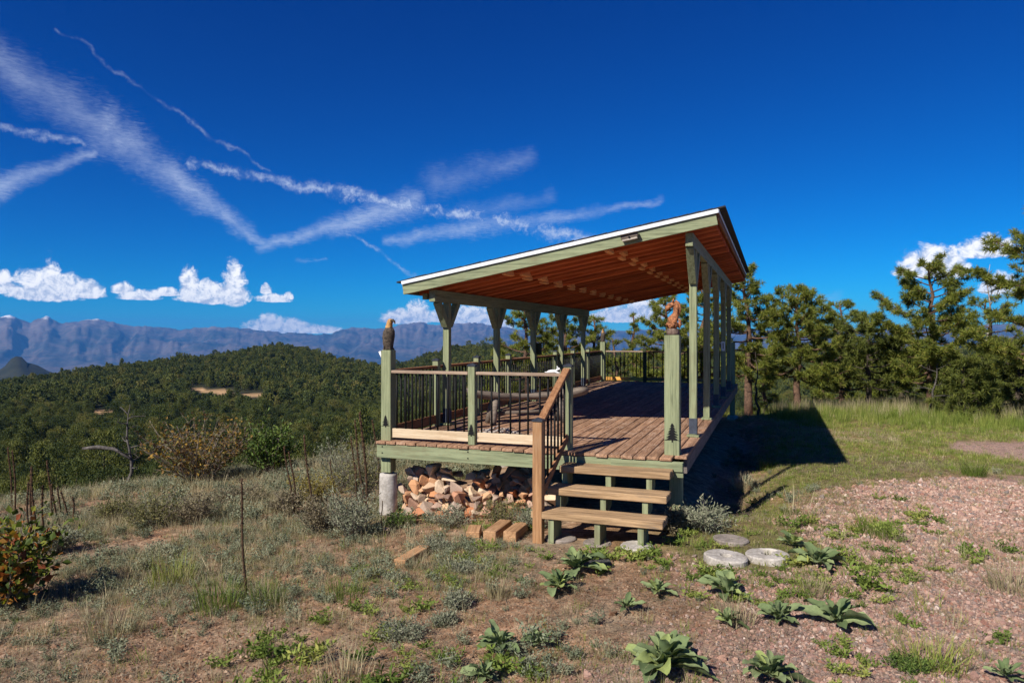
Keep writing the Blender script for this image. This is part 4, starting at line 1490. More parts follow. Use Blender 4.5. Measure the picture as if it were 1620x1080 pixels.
# ------------------------------------------------------------------ scattering of uncountable stuff
def scatter(name, label, cat, protos, P, rot, scl, idx):
    pc = bpy.data.collections.new(name + '_kinds')
    for q in protos:
        pc.objects.link(q)
    me = bpy.data.meshes.new(name)
    me.from_pydata(np.asarray(P).tolist(), [], [])
    n = len(P)
    for nm, ty, arr, key in (('rot', 'FLOAT_VECTOR', np.asarray(rot, np.float32).ravel(), 'vector'), ('scl', 'FLOAT', np.asarray(scl, np.float32), 'value'), ('idx', 'INT', np.asarray(idx, np.int32), 'value')):
        at = me.attributes.new(nm, ty, 'POINT')
        at.data.foreach_set(key, arr)
    o = bpy.data.objects.new(name, me)
    attach(o, None, Matrix.Identity(4))
    ng = bpy.data.node_groups.new(name + '_scatter', 'GeometryNodeTree')
    ng.interface.new_socket('Geometry', in_out='INPUT', socket_type='NodeSocketGeometry')
    ng.interface.new_socket('Geometry', in_out='OUTPUT', socket_type='NodeSocketGeometry')
    N = ng.nodes
    gi, go = N.new('NodeGroupInput'), N.new('NodeGroupOutput')
    ci = N.new('GeometryNodeCollectionInfo')
    ci.inputs['Collection'].default_value = pc
    ci.inputs['Separate Children'].default_value = True
    ci.inputs['Reset Children'].default_value = True
    ip = N.new('GeometryNodeInstanceOnPoints')
    ip.inputs['Pick Instance'].default_value = True
    def na(nm, ty):
        a = N.new('GeometryNodeInputNamedAttribute')
        a.data_type = ty
        a.inputs['Name'].default_value = nm
        return [s for s in a.outputs if s.enabled and s.name == 'Attribute'][0]
    er = N.new('FunctionNodeEulerToRotation')
    L = ng.links.new
    L(na('rot', 'FLOAT_VECTOR'), er.inputs[0])
    L(er.outputs[0], ip.inputs['Rotation'])
    L(na('scl', 'FLOAT'), ip.inputs['Scale'])
    L(na('idx', 'INT'), ip.inputs['Instance Index'])
    L(gi.outputs[0], ip.inputs['Points'])
    L(ci.outputs[0], ip.inputs['Instance'])
    L(ip.outputs[0], go.inputs[0])
    md = o.modifiers.new('scatter', 'NODES')
    md.node_group = ng
    tag(o, label, cat, kind='stuff')
    return o


def tuft(name, n, h, r, w, mat, lean=0.5, seed=0, hvar=0.45, seg=3, curl=0.5):
    """a clump of grass blades"""
    g = np.random.default_rng(seed)
    vs, fs = [], []
    for k in range(n):
        a = g.uniform(0, 2 * math.pi)
        rad = r * math.sqrt(g.uniform(0, 1))
        bx, by = rad * math.cos(a), rad * math.sin(a)
        a2 = a + g.normal(0, 0.6)
        ln = lean * g.uniform(0.25, 1.0)
        H = h * g.uniform(1 - hvar, 1 + hvar * 0.6)
        side = np.array((-math.sin(a2 + g.normal(0, .8)), math.cos(a2), 0))
        b0 = len(vs)
        for s in range(seg + 1):
            t = s / seg
            out = H * ln * (t ** (1 + curl)) * 0.9
            p = np.array((bx + out * math.cos(a2), by + out * math.sin(a2), H * (t - 0.25 * ln * t * t) - 0.01))
            ww = w * (1 - t) ** 0.7
            if s < seg:
                vs += [p - side * ww / 2, p + side * ww / 2]
            else:
                vs.append(p)
        for s in range(seg - 1):
            fs.append((b0 + 2 * s, b0 + 2 * s + 1, b0 + 2 * s + 3, b0 + 2 * s + 2))
        fs.append((b0 + 2 * seg - 2, b0 + 2 * seg - 1, b0 + 2 * seg))
    return bpy.data.objects.new(name, MB().add(vs, fs).mesh(name, mat))


def litter(name, n, r, mat, seed, lmin=0.04, lmax=0.16, w=0.003):
    g = np.random.default_rng(seed)
    b = MB()
    for k in range(n):
        c = np.array((g.uniform(-r, r), g.uniform(-r, r), g.uniform(0.004, 0.02)))
        a = g.uniform(0, 6.28)
        L = g.uniform(lmin, lmax)
        d = np.array((math.cos(a), math.sin(a), g.normal(0, .12))) * L / 2
        s = np.array((-math.sin(a), math.cos(a), 0)) * w
        b.add([c - d - s, c - d + s, c + d + s * .6, c + d - s * .6], [(0, 1, 2, 3)])
    return bpy.data.objects.new(name, b.mesh(name, mat))


def herb(name, n, h, r, leaf, mat, seed):
    """low feathery herb: leaves along short stems"""
    g = np.random.default_rng(seed)
    b = MB()
    for k in range(n):
        a = g.uniform(0, 6.28)
        rad = r * math.sqrt(g.uniform(0, 1))
        tip = np.array((rad * math.cos(a) * 1.1, rad * math.sin(a) * 1.1, h * g.uniform(.5, 1.1)))
        root = np.array((rad * .35 * math.cos(a), rad * .35 * math.sin(a), 0))
        for j in range(6):
            t = (j + 1) / 6
            c = root + (tip - root) * t
            for q in range(2):
                d = g.normal(0, 1, 3)
                d[2] = abs(d[2]) * .8
                d = d / np.linalg.norm(d) * leaf * g.uniform(.6, 1.2)
                s = np.cross(d, g.normal(0, 1, 3))
                s = s / (np.linalg.norm(s) + 1e-9) * leaf * 0.16
                b.add([c, c + d * .5 + s, c + d, c + d * .5 - s], [(0, 1, 2, 3)])
    return bpy.data.objects.new(name, b.mesh(name, mat))


def view_points(n, rmin, rmax, amax=40.0, seed=0):
    g = np.random.default_rng(seed)
    a = np.radians(g.uniform(-amax, amax, n))
    r = np.sqrt(g.uniform(rmin ** 2, rmax ** 2, n))
    x = CAM.x + r * (np.cos(a) * FWD.x + np.sin(a) * RGT.x)
    y = CAM.y + r * (np.cos(a) * FWD.y + np.sin(a) * RGT.y)
    return x, y, r, g


def keep_off_deck(x, y, pad=0.1):
    inside = (x > X0 - pad * 0) & (x < X1) & (y > Y0 - 0.02) & (y < Y1)
    stairs = (x > 2.25) & (x < 3.75) & (y > -0.98) & (y < 0)
    return ~(inside | stairs)


def put(name, label, cat, protos, x, y, idx, scl, g, tilt=0.12, sink=0.0):
    z = ground_z(x, y) - sink
    rot = np.stack([g.normal(0, tilt, len(x)), g.normal(0, tilt, len(x)), g.uniform(0, 6.283, len(x))], -1)
    return scatter(name, label, cat, protos, np.stack([x, y, z], -1), rot, scl, idx)


# ---- gravel and soil crumbs
def pebbles(mat, base):
    out = []
    for k in range(5):
        b = MB()
        g = np.random.default_rng(base + k)
        v = np.array([(1, 0, 0), (-1, 0, 0), (0, 1, 0), (0, -1, 0), (0, 0, .7), (0, 0, -.7), (.6, .6, .3), (-.6, .5, .35), (.5, -.6, .35), (-.5, -.6, -.2)], float)
        v = v * g.uniform(.75, 1.2, v.shape)
        bm = bmesh.new()
        for q in v:
            bm.verts.new(q)
        bmesh.ops.convex_hull(bm, input=bm.verts)
        me = bpy.data.meshes.new('pebble')
        bm.to_mesh(me)
        bm.free()
        me.materials.append(mat)
        out.append(bpy.data.objects.new('pebble', me))
    return out


x, y, r, g = view_points(250000, 2.8, 13.0, 40, 1)
m = (m_gravel(x, y) * np.clip(6.5 / r, 0.25, 1.0) > g.uniform(0, 1, len(x))) & (m_green(x, y) < 0.7) & keep_off_deck(x, y)
x, y, r = x[m], y[m], r[m]
put('gravel', 'loose pink and grey granite gravel of the drive', 'gravel', pebbles(PEBBLE, 50), x, y, g.integers(0, 5, len(x)), g.lognormal(math.log(0.0098), 0.42, len(x)) * np.clip(r / 6, 1, 1.6), g, 1.0, -0.002)
x, y, r, g = view_points(150000, 2.8, 12.0, 40, 2)
bare = sstep(-0.12, 0.25, fbm(x, y, 0.7, 3, 31))
m = ((1 - m_gravel(x, y)) * (0.25 + 0.75 * bare) * np.clip(5.5 / r, 0.2, 1.0) > g.uniform(0, 1, len(x))) & (m_green(x, y) < 0.5) & keep_off_deck(x, y)
x, y, r = x[m], y[m], r[m]
put('soil_crumbs', 'reddish soil crumbs and small stones on the bare ground', 'soil', pebbles(CLOD, 60), x, y, g.integers(0, 5, len(x)), g.lognormal(math.log(0.0085), 0.5, len(x)), g, 1.0, 0.001)

# ---- straw and dead stems lying about
x, y, r, g = view_points(16000, 2.8, 15, 40, 3)
m = (np.clip(1.05 - 0.75 * m_gravel(x, y), 0, 1) * (0.35 + 0.65 * sstep(-.3, .3, fbm(x, y, .8, 3, 33))) > g.uniform(0, 1, len(x))) & keep_off_deck(x, y)
x, y = x[m], y[m]
put('straw_litter', 'dead grass stems and twigs strewn over the ground', 'litter', [litter('litter', 22, 0.18, STRAW, 70 + k, .025, .11, .0013) for k in range(4)], x, y, g.integers(0, 4, len(x)), g.uniform(.7, 1.5, len(x)), g, 0.06)

# ---- lawn right of the deck and tall grass below the pines
x, y, r, g = view_points(64000, 6, 24, 40, 4)
m = (m_green(x, y) * np.clip(14 / r, 0.5, 1.0) * sstep(22, 15, y) > g.uniform(0, 1, len(x))) & keep_off_deck(x, y)
x, y, r = x[m], y[m], r[m]
put('lawn_grass', 'short green grass growing right of the deck', 'grass', [tuft('a_lawn', 16, .060, .06, .006, GRASS_G, .8, 80 + k, seg=2) for k in range(4)] + [tuft('b_straw', 14, .055, .06, .005, GRASS_D, .9, 84 + k, seg=2) for k in range(2)], x, y,
    np.where(g.uniform(0, 1, len(x)) < .12 + .55 * sstep(.0, .35, fbm(x, y, .55, 3, 43)), g.integers(4, 6, len(x)), g.integers(0, 4, len(x))), g.uniform(.5, 1.4, len(x)) * np.clip(r / 13, .8, 1.35), g)
x, y, r, g = view_points(15000, 18, 36, 36, 5)
edge = y - (11.2 - 0.02 * (x - 6)) + 0.8 * fbm(x, y, .6, 3, 41)
m = (sstep(0.2, 1.6, edge) * sstep(4.2, 5.0, x) * sstep(31, 24, y) > g.uniform(0, 1, len(x)))
x, y = x[m], y[m]
put('tall_grass', 'tall green and straw-coloured grass along the foot of the pines', 'grass',
    [tuft('blade', 26, .42, .12, .009, GRASS_G, .45, 90 + k) for k in range(3)] + [tuft('blade', 24, .55, .12, .008, GRASS_D, .35, 95 + k) for k in range(3)],
    x, y, np.where(g.uniform(0, 1, len(x)) < sstep(13, 16.5, y) * .55, g.integers(3, 6, len(x)), g.integers(0, 3, len(x))), g.uniform(.4, .95, len(x)), g)

# ---- thin grass and herbs on the soil and the left hillside
x, y, r, g = view_points(105000, 3.0, 22, 42, 6)
patch = sstep(-0.30, 0.18, fbm(x, y, 0.62, 4, 51))
left = sstep(3.6, 0.5, x + 0.25 * y * (y < 0) * -1)
dens = (0.10 + 0.90 * patch) * (0.30 + 0.30 * sstep(.3, 2.0, x) * sstep(6.5, 4.0, x) * sstep(1.0, -.6, y) + 0.62 * left * sstep(-5, 1, y + 0.5 * (2 - x))) * (1 - 0.62 * m_gravel(x, y)) * np.clip(9 / r, .5, 1)
m = (dens > g.uniform(0, 1, len(x))) & keep_off_deck(x, y) & (m_green(x, y) < .6)
x, y, r = x[m], y[m], r[m]
pick = g.uniform(0, 1, len(x)) + 0.25 * fbm(x, y, .5, 2, 52)
kind = np.where(pick < .30 + .25 * sstep(.5, 3.0, x), 0, np.where(pick < .80, 1, 2))
kind = np.where((kind == 2) & (m_gravel(x, y) > .25), 0, kind)
idx = kind * 3 + g.integers(0, 3, len(x))
gr = [tuft('a_green', 28, .11, .08, .0040, GRASS_G, .9, 110 + k) for k in range(3)] + [tuft('b_dry', 30, .19, .10, .0034, GRASS_D, .85, 115 + k) for k in range(3)] + [herb('c_herb', 16, .12, .10, .035, GRASS_S, 120 + k) for k in range(3)]
sc_ = g.lognormal(math.log(.72), .32, len(x)) * (0.75 + 0.55 * left[m] * sstep(-2, 3, y))
put('meadow_grass', 'sparse dry grass, green tufts and grey herbs over the soil slope', 'grass', gr, x, y, idx, sc_, g)
x, y, r, g = view_points(4600, 9, 30, 42, 7)
m = (sstep(-0.2, -2.2, x) * (0.3 + 0.7 * sstep(-.25, .25, fbm(x, y, .5, 3, 55))) > g.uniform(0, 1, len(x)))
x, y = x[m], y[m]
put('hillside_grass', 'knee-high dry grass on the left hillside', 'grass', [tuft('blade', 34, .30, .14, .005, GRASS_D, .6, 130 + k) for k in range(4)] + [herb('herb', 30, .22, .20, .045, GRASS_S, 136 + k) for k in range(2)],
    x, y, g.integers(0, 6, len(x)), g.uniform(.5, 1.1, len(x)), g)
x, y, r, g = view_points(2600, 8, 30, 42, 8)
m = (x > -0.3) & (x < 4.0) & (y > 0.6) & (y < 14) & (g.uniform(0, 1, len(x)) < .5)
x, y = x[m], y[m]
put('shade_weeds', 'thin weeds under and behind the deck', 'grass', [tuft('blade', 20, .22, .1, .005, GRASS_D, .6, 140 + k) for k in range(3)], x, y, g.integers(0, 3, len(x)), g.uniform(.5, 1.1, len(x)), g)


WEED_L = leaf_mat('low_green_weeds', [(0.0, (0.07, 0.12, 0.02)), (0.5, (0.16, 0.22, 0.04)), (0.85, (0.26, 0.30, 0.07)), (1.0, (0.36, 0.32, 0.08))], 0.25, by='object')
x, y, r, g = view_points(16000, 3.0, 13, 40, 9)
wd_ = sstep(.05, .45, fbm(x, y, 1.1, 4, 71) + .12) * sstep(-.5, 1.5, x) * sstep(8.5, 5.0, x - .25 * y) * sstep(2.5, .5, y - .3 * (x - 4))
wd_ = wd_ * (np.hypot(x - 4.30, y + .95) > .30) * (np.hypot(x - 4.68, y + .75) > .30) * (np.hypot(x - 4.31, y + .30) > .26) * (np.hypot((x - 1.8) / .5, (y + .85) / .35) > 1) * (np.hypot(x - 1.28, y + 1.7) > .45) * sstep(0, 2.6, x)
m = (wd_ * .24 > g.uniform(0, 1, len(x))) & keep_off_deck(x, y)
x, y = x[m], y[m]
put('green_weeds', 'low bright green weeds spreading over the soil and gravel before the steps', 'weeds', [herb('weed', 12, .055, .09, .032, WEED_L, 150 + k) for k in range(4)] + [tuft('x_blade', 22, .075, .07, .0045, GRASS_G, 1.0, 156 + k, seg=2) for k in range(2)],
    x, y, g.integers(0, 6, len(x)), g.lognormal(0, .35, len(x)), g)


# ------------------------------------------------------------------ shrubs
def leaves_mesh(pts, dirs, size, mat, g, wide=0.5, name='foliage'):
    """diamond leaves with a fold, one per point"""
    n = len(pts)
    d = dirs + g.normal(0, .7, (n, 3))
    d /= np.linalg.norm(d, axis=1)[:, None] + 1e-9
    s = np.cross(d, g.normal(0, 1, (n, 3)))
    s /= np.linalg.norm(s, axis=1)[:, None] + 1e-9
    L = (size * g.uniform(.6, 1.3, n))[:, None]
    up = np.cross(s, d)
    a = pts
    b = pts + d * L * .5 + s * L * wide * .5 + up * L * .08
    c = pts + d * L
    e = pts + d * L * .5 - s * L * wide * .5 + up * L * .08
    V = np.stack([a, b, c, e], 1).reshape(-1, 3)
    q = np.arange(n) * 4
    F = np.stack([q, q + 1, q + 2, q + 3], -1)
    me = bpy.data.meshes.new(name)
    me.from_pydata(V.tolist(), [], F.tolist())
    me.materials.append(mat)
    return me


def shrub(name, label, cat, base, w, h, leaf_mat_, n_stems=14, per=60, leaf=0.05, wide=.5, seed=0, twig=None, upright=0.5, group=None, leaf_from=.3, twig_r=.008):
    g = np.random.default_rng(seed)
    e = empty(name, (base[0], base[1], base[2] - 0.02), label, cat, group)
    tw = MB()
    P, D = [], []
    for k in range(n_stems):
        a = 2 * math.pi * (k + g.uniform(-.4, .4)) / n_stems
        reach = w * math.sqrt(g.uniform(.08, 1.0))
        H = h * g.uniform(.62, 1.05) * (1 - .35 * (reach / w) ** 2)
        top = np.array((reach * math.cos(a), reach * math.sin(a), H))
        mid = np.array((top[0] * (1 - upright) * .9, top[1] * (1 - upright) * .9, H * .5)) + g.normal(0, .04 * w, 3)
        root = np.array((top[0] * .1, top[1] * .1, 0))
        def B(t):
            return (1 - t) ** 2 * root + 2 * t * (1 - t) * mid + t * t * top
        tw.tube([B(t) for t in (0, .35, .7, 1)], [twig_r, twig_r * .75, twig_r * .5, twig_r * .25], 4, False)
        for j in range(5):
            t0 = g.uniform(.3, .95)
            p = B(t0)
            d = g.normal(0, 1, 3)
            d[2] = abs(d[2]) * .8 + .1
            d = d / np.linalg.norm(d) * h * g.uniform(.12, .3)
            tw.tube([p, p + d * .5 + g.normal(0, .01, 3), p + d], [twig_r * .4, twig_r * .3, twig_r * .15], 3, False)
            m_ = max(1, per // 8)
            tt = g.uniform(.15, 1.05, m_)
            P.append(p + d * tt[:, None] + g.normal(0, leaf * .5, (m_, 3)))
            D.append(np.repeat(d[None] / np.linalg.norm(d), m_, 0))
        m_ = max(1, per * 3 // 8)
        tt = g.uniform(leaf_from, 1.0, m_)
        P.append(np.array([B(t) for t in tt]) + g.normal(0, leaf * .9, (m_, 3)))
        D.append(np.repeat(((top - mid) / (np.linalg.norm(top - mid) + 1e-9))[None], m_, 0))
    o = bpy.data.objects.new('branches', tw.mesh('branches', twig or TWIG))
    attach(o, e, WM[e.name])
    P, D = np.concatenate(P), np.concatenate(D)
    P[:, 2] = np.maximum(P[:, 2], 0.02)
    o = bpy.data.objects.new('foliage', leaves_mesh(P, D, leaf, leaf_mat_, g, wide))
    attach(o, e, WM[e.name])
    return e


def S_at(px_, py_):
    return hit(px_, py_)


p = S_at(12, 968)
shrub('oak_shrub', 'low oak bush with orange and green leaves at the left edge of the foreground', 'shrub', p + Vector((-.12, 0.05, 0)), .48, .95, OAK2_L, 22, 85, .075, .7, 1, upright=.6)
p = at_depth(316, 14.2)
shrub('oak_shrub', 'large autumn oak bush with yellow and orange leaves on the hill edge', 'shrub', p, px_len(92, p), px_len(118, p), OAK_L, 52, 64, .07, .6, 2, upright=.5, twig_r=.014)
p = at_depth(428, 14.5)
shrub('green_shrub', 'dense green bush just right of the autumn oak', 'shrub', p, px_len(44, p), px_len(92, p), BUSHG_L, 22, 130, .08, .5, 3, upright=.5, twig_r=.012)
p = S_at(152, 752)
shrub('green_shrub', 'small fresh green bush behind the yucca', 'shrub', p + FWD * .8, px_len(26, p), px_len(30, p), BUSHG_L, 16, 90, .06, .5, 4)
for k, (a_, b_, w_, h_, mt, lb) in enumerate(((60, 772, 48, 42, OLIVE_L, 'brown-leaved brush behind the mullein stalks at far left'), (112, 770, 36, 40, GREY_L, 'dry brown bush right of the far left stalks'),
                                              (20, 762, 40, 44, OLIVE_L, 'dull olive bush at the left edge of the hill'), (215, 752, 32, 38, GREY_L, 'bare grey brush between the yucca and the autumn oak'))):
    p = S_at(a_, b_)
    shrub('dry_brush', lb, 'brush', p, px_len(w_, p), px_len(h_, p), mt, 22, 60, .055, .5, 10 + k, twig_r=.007)
for k, (a_, b_, w_, h_, mt, lb) in enumerate(((245, 832, 62, 62, OLIVE_L, 'wide low olive sagebrush in the middle of the left slope'), (310, 828, 46, 52, GREY_L, 'brown half-bare brush right of the wide sagebrush'),
                                              (180, 822, 34, 34, OLIVE_L, 'small olive tuft of brush left of the wide sagebrush'), (380, 800, 44, 40, GREY_L, 'dead brown brush below the green bush'),
                                              (90, 876, 42, 52, SAGE_L, 'silvery sage behind the oak at lower left'))):
    p = S_at(a_, b_)
    shrub('sagebrush', lb, 'shrub', p, px_len(w_, p), px_len(h_, p), mt, 34, 70, .04, .35, 20 + k, twig_r=.005)
for k, (a_, b_, w_, h_, mt, lb) in enumerate(((556, 852, 46, 92, SAGE_L, 'tall grey-green sagebrush left of the concrete pier'), (505, 846, 36, 70, GREY_L, 'dry grey brush left of the tall sagebrush'),
                                              (575, 800, 40, 120, OLIVE_L, 'tall olive brush behind the eagle post'), (500, 800, 44, 62, YELLOW_L, 'yellow-leaved brush among the tall mullein stalks'),
                                              (540, 780, 42, 96, SAGE_L, 'grey-green brush rising behind the mullein stalks'), (455, 815, 34, 44, GREY_L, 'low dry brush under the left pair of tall stalks'),
                                              (1108, 838, 52, 50, SAGE_L, 'silvery sagebrush sprawling beside the right end of the steps'), (1065, 842, 22, 40, GREY_L, 'dry brown weeds at the right foot of the steps'))):
    p = S_at(a_, b_)
    shrub('sagebrush', lb, 'shrub', p, px_len(w_, p), px_len(h_, p), mt, 30, 70, .045, .30, 40 + k, upright=.55, twig_r=.005)
for k, (x_, y_, w_, h_, mt, lb) in enumerate(((1.05, -.28, .34, .26, SAGE_L, 'grey-green weeds below the rock pile'), (1.65, -.05, .36, .30, OLIVE_L, 'olive weeds between the rock pile and the newel post'),
                                              (2.12, -.35, .26, .28, SAGE_L, 'grey herb at the left side of the newel post'), (.42, -.42, .18, .22, BUSHG_L, 'green grassy weed at the foot of the concrete pier'))):
    shrub('weed_clump', lb, 'weeds', Vector((x_, y_, gz(x_, y_))), w_, h_, mt, 30, 50, .035, .3, 60 + k, twig_r=.0035, upright=.4)
for k, (a_, b_, w_, h_, lb) in enumerate(((690, 872, 26, 30, 'grey-green sage tuft at the end of the long timber'), (722, 962, 26, 28, 'bluish sage tuft in the middle foreground'), (703, 988, 22, 20, 'small sage tuft left of the middle foreground one'),
                                          (640, 1010, 40, 30, 'spreading grey sage in the lower left foreground'), (1440, 1058, 36, 24, 'feathery bluish-green herb at the lower right'), (735, 905, 24, 22, 'green-grey tuft right of the dug soil'))):
    p = S_at(a_, b_)
    shrub('sage_tuft', lb, 'herb', p, px_len(w_, p), px_len(h_, p), SAGE_L if k != 4 else BUSHG_L, 30, 60, .028, .3, 70 + k, twig_r=.003, upright=.4)


def grass_clump(px_, py_, h, r, mat, label, seed, n=130, lean=.6, w=.006, name='grass_clump'):
    p = hit(px_, py_)
    e = empty(name, p, label, 'grass clump')
    t_ = tuft('blades', n, h, r, w, mat, lean, seed)
    attach(t_, e, WM[e.name])
    return e


grass_clump(1390, 848, .20, .22, GRASS_G, 'big olive grass clump alone on the gravel', 1, 240, .6)
grass_clump(1418, 856, .13, .16, GRASS_D, 'straw-coloured grass spilling right of the big gravel clump', 2, 120, .9)
grass_clump(1540, 752, .26, .16, GRASS_G, 'dark green grass clump at the edge of the lawn', 3, 240, .7)
grass_clump(1470, 1052, .20, .20, GRASS_G, 'spiky green-brown grass clump at the lower right', 4, 200, .9)
grass_clump(1610, 935, .26, .22, GRASS_D, 'yellowish grass clump at the right edge of the gravel', 5, 220, .7)
grass_clump(1178, 772, .24, .20, GRASS_D, 'dry leaning grass clump at the corner of the deck shadow', 6, 220, .9)
grass_clump(1215, 742, .22, .14, GRASS_G, 'bright green grass clump at the tip of the deck shadow', 7, 160, .7)
grass_clump(1252, 812, .09, .13, GRASS_G, 'low green grass patch on the gravel near the discs', 8, 150, .6)
grass_clump(1165, 985, .20, .13, GRASS_D, 'yellowing grass beside the broad mullein plants', 9, 130, .5)
grass_clump(790, 945, .18, .10, GRASS_D, 'reddish dry grass clump in the middle foreground', 10, 130, .5)
grass_clump(1290, 940, .19, .12, GRASS_D, 'thin straw grass behind the flat mullein', 11, 90, .6)
grass_clump(270, 925, .32, .22, GRASS_G, 'tall green grass clump on the left slope', 12, 200, .6)
grass_clump(345, 965, .30, .20, GRASS_G, 'green grass clump left of the lone mullein stalk', 13, 180, .6)
grass_clump(420, 960, .24, .16, GRASS_G, 'green grass clump right of the lone mullein stalk', 14, 160, .6)
grass_clump(180, 1010, .24, .20, GRASS_D, 'dry grass clump in the lower left foreground', 15, 160, .6)
grass_clump(545, 945, .18, .18, GRASS_G, 'olive grass clump on the dug soil left of the long timber', 16, 170, .7)
grass_clump(545, 1075, .22, .2, GRASS_D, 'straw and green grass clump at the bottom edge', 17, 170, .6)
p = hit(150, 772)
e = empty('yucca', p, 'round spiky yucca clump on the left hill edge', 'yucca')
attach(tuft('blades', 170, px_len(44, p), px_len(13, p), .03, YUCCA_L, 1.15, 31, hvar=.25, curl=.1), e, WM[e.name])


# ------------------------------------------------------------------ mullein: broad-leaved rosettes and last year's stalks
def mull_leaf(seed):
    g = random.Random(seed)
    n, m_ = 11, 7
    L, W = 1.0, g.uniform(.40, .52)
    bend = g.uniform(.2, .7)
    tw = g.uniform(-.3, .3)
    ph = g.uniform(0, 6)
    vs, fs = [], []
    for i in range(n):
        t = i / (n - 1)
        w = W * max(.10 * (1 - t), (math.sin(math.pi * t ** 1.25)) ** .62 * (1 - .18 * t)) if 0 < t < 1 else (.06 if t == 0 else .05)
        cx = L * (t - .12 * bend * t * t)
        cz = .50 * t - bend * .70 * t * t
        for j in range(m_):
            u = j / (m_ - 1) * 2 - 1
            fold = .22 * abs(u) ** 1.3 * w + .035 * math.sin(t * 15 + ph + (2 if u > 0 else 0)) * abs(u) ** 2 + .006 * math.sin(t * 40 + u * 9)
            vs.append((cx + .02 * math.sin(t * 21 + ph) * abs(u), u * w / 2, cz + fold + tw * u * w * t))
    for i in range(n - 1):
        for j in range(m_ - 1):
            fs.append((i * m_ + j, (i + 1) * m_ + j, (i + 1) * m_ + j + 1, i * m_ + j + 1))
    return MB().add(vs, fs).mesh('leaf', MULL_L, True)


LEAVES = [mull_leaf(k) for k in range(6)]


def mullein(px_, py_, hw, label, n=15, seed=0, flat=0.0):
    p = hit(px_, py_)
    e = empty('mullein_plant', p, label, 'plant', 'broad-leaved mullein rosettes')
    R_ = px_len(hw, p) * 0.98
    rr = random.Random(seed + int(px_))
    n = int(n * rr.uniform(1.2, 1.7))
    for k in range(n):
        t = k / n
        a = k * 2.39996 + rr.uniform(-.35, .35)
        L = R_ * (1.0 - .50 * t) * rr.uniform(.6, 1.18)
        el = (-0.15 + 1.22 * t) * (1 - flat) + rr.uniform(-.12, .12)
        o = bpy.data.objects.new('leaf', LEAVES[rr.randrange(6)])
        M = WM[e.name] @ Matrix.Translation((0.05 * R_ * math.cos(a), 0.05 * R_ * math.sin(a), 0.035 + .06 * R_ * t * 2)) @ Matrix.Rotation(a, 4, 'Z') @ Matrix.Rotation(-el, 4, 'Y') @ Matrix.Rotation(rr.uniform(-.45, .45), 4, 'X') @ Matrix.Diagonal((L, L * rr.uniform(.75, 1.15), L * rr.uniform(.7, 1.2), 1))
        attach(o, e, M)
    return e


mullein(912, 905, 50, 'leafy mullein beside the slate slab in front of the steps', 22, 1)
mullein(884, 935, 46, 'leafy mullein just below the one beside the slate slab', 20, 2)
mullein(790, 1030, 48, 'pale mullein rosette at bottom centre', 17, 3)
mullein(850, 1024, 30, 'small mullein right of the pale bottom centre rosette', 11, 4)
mullein(766, 1078, 40, 'mullein cut by the bottom edge left of centre', 13, 5)
mullein(1052, 1062, 78, 'largest mullein at the bottom edge right of centre', 30, 6)
mullein(1218, 1078, 66, 'bright upright mullein at the bottom edge right of the largest one', 20, 7)
mullein(1150, 945, 52, 'mullein with spread leaves below the pale concrete ring', 14, 8)
mullein(1232, 985, 44, 'grey-green mullein left of the flat dark one', 16, 9)
mullein(1322, 990, 70, 'wide flat dark green mullein on the gravel', 14, 10, .35)
mullein(1292, 896, 50, 'dark mullein right of the broken concrete ring', 15, 11, .2)
mullein(1252, 866, 34, 'small mullein behind the broken concrete ring', 11, 12)
mullein(1040, 942, 34, 'small mullein below the right end of the steps', 11, 13)
mullein(990, 968, 34, 'mullein left of the small one below the steps', 10, 14)
mullein(1150, 990, 36, 'yellowish mullein under the dry grass right of centre', 10, 15)
mullein(818, 806, 36, 'leafy mullein behind the timber blocks', 13, 16)
mullein(1590, 1078, 40, 'mullein at the lower right corner', 10, 17)
mullein(838, 822, 26, 'small mullein between the blocks and the newel post', 9, 18)


def mull_stalk(bx, by, tx, ty, label, r=0.012, head=.55, seed=0, group='dead mullein stalks on the left hillside'):
    p = hit(bx, by)
    D = (p - CAM).dot(FWD)
    top = CAM + (FWD + RGT * ((tx - CX) / FPX) + Vector((0, 0, (HY - ty) / FPX))) * D
    r *= 1.12
    e = empty('mullein_stalk', p, label, 'dead stalk', group)
    rr = random.Random(seed + int(bx * 3))
    d = top - p
    n = 12
    pts, rad = [], []
    for i in range(n + 1):
        t = i / n
        pts.append(d * t + Vector((math.sin(t * 5 + bx) * .012, math.cos(t * 4 + bx) * .012, 0)) + Vector((0, 0, -0.03 if i == 0 else 0)))
        rad.append(r * (1 - .35 * t))
    b = MB().tube(pts, rad, 7)
    attach(bpy.data.objects.new('stem', b.mesh('stem', STALK, True)), e, WM[e.name])
    # seed head: knobbly capsules round the upper stem
    b = MB()
    H = d.length
    cnt = int(H * head / .016)
    for k in range(cnt):
        t = 1 - head * (k / max(1, cnt))
        a = k * 2.4
        q = d * t + Vector((math.sin(t * 5 + bx) * .012, math.cos(t * 4 + bx) * .012, 0))
        c = q + Vector((math.cos(a), math.sin(a), .2)) * (r * (1.15 - .3 * t))
        s = r * rr.uniform(.45, .8)
        v = [(s, 0, 0), (-s, 0, 0), (0, s, 0), (0, -s, 0), (0, 0, s * 1.3), (0, 0, -s)]
        b.add([(c.x + q_[0], c.y + q_[1], c.z + q_[2]) for q_ in v], [(0, 2, 4), (2, 1, 4), (1, 3, 4), (3, 0, 4), (2, 0, 5), (1, 2, 5), (3, 1, 5), (0, 3, 5)])
    attach(bpy.data.objects.new('seed_head', b.mesh('seed_head', STALK)), e, WM[e.name])


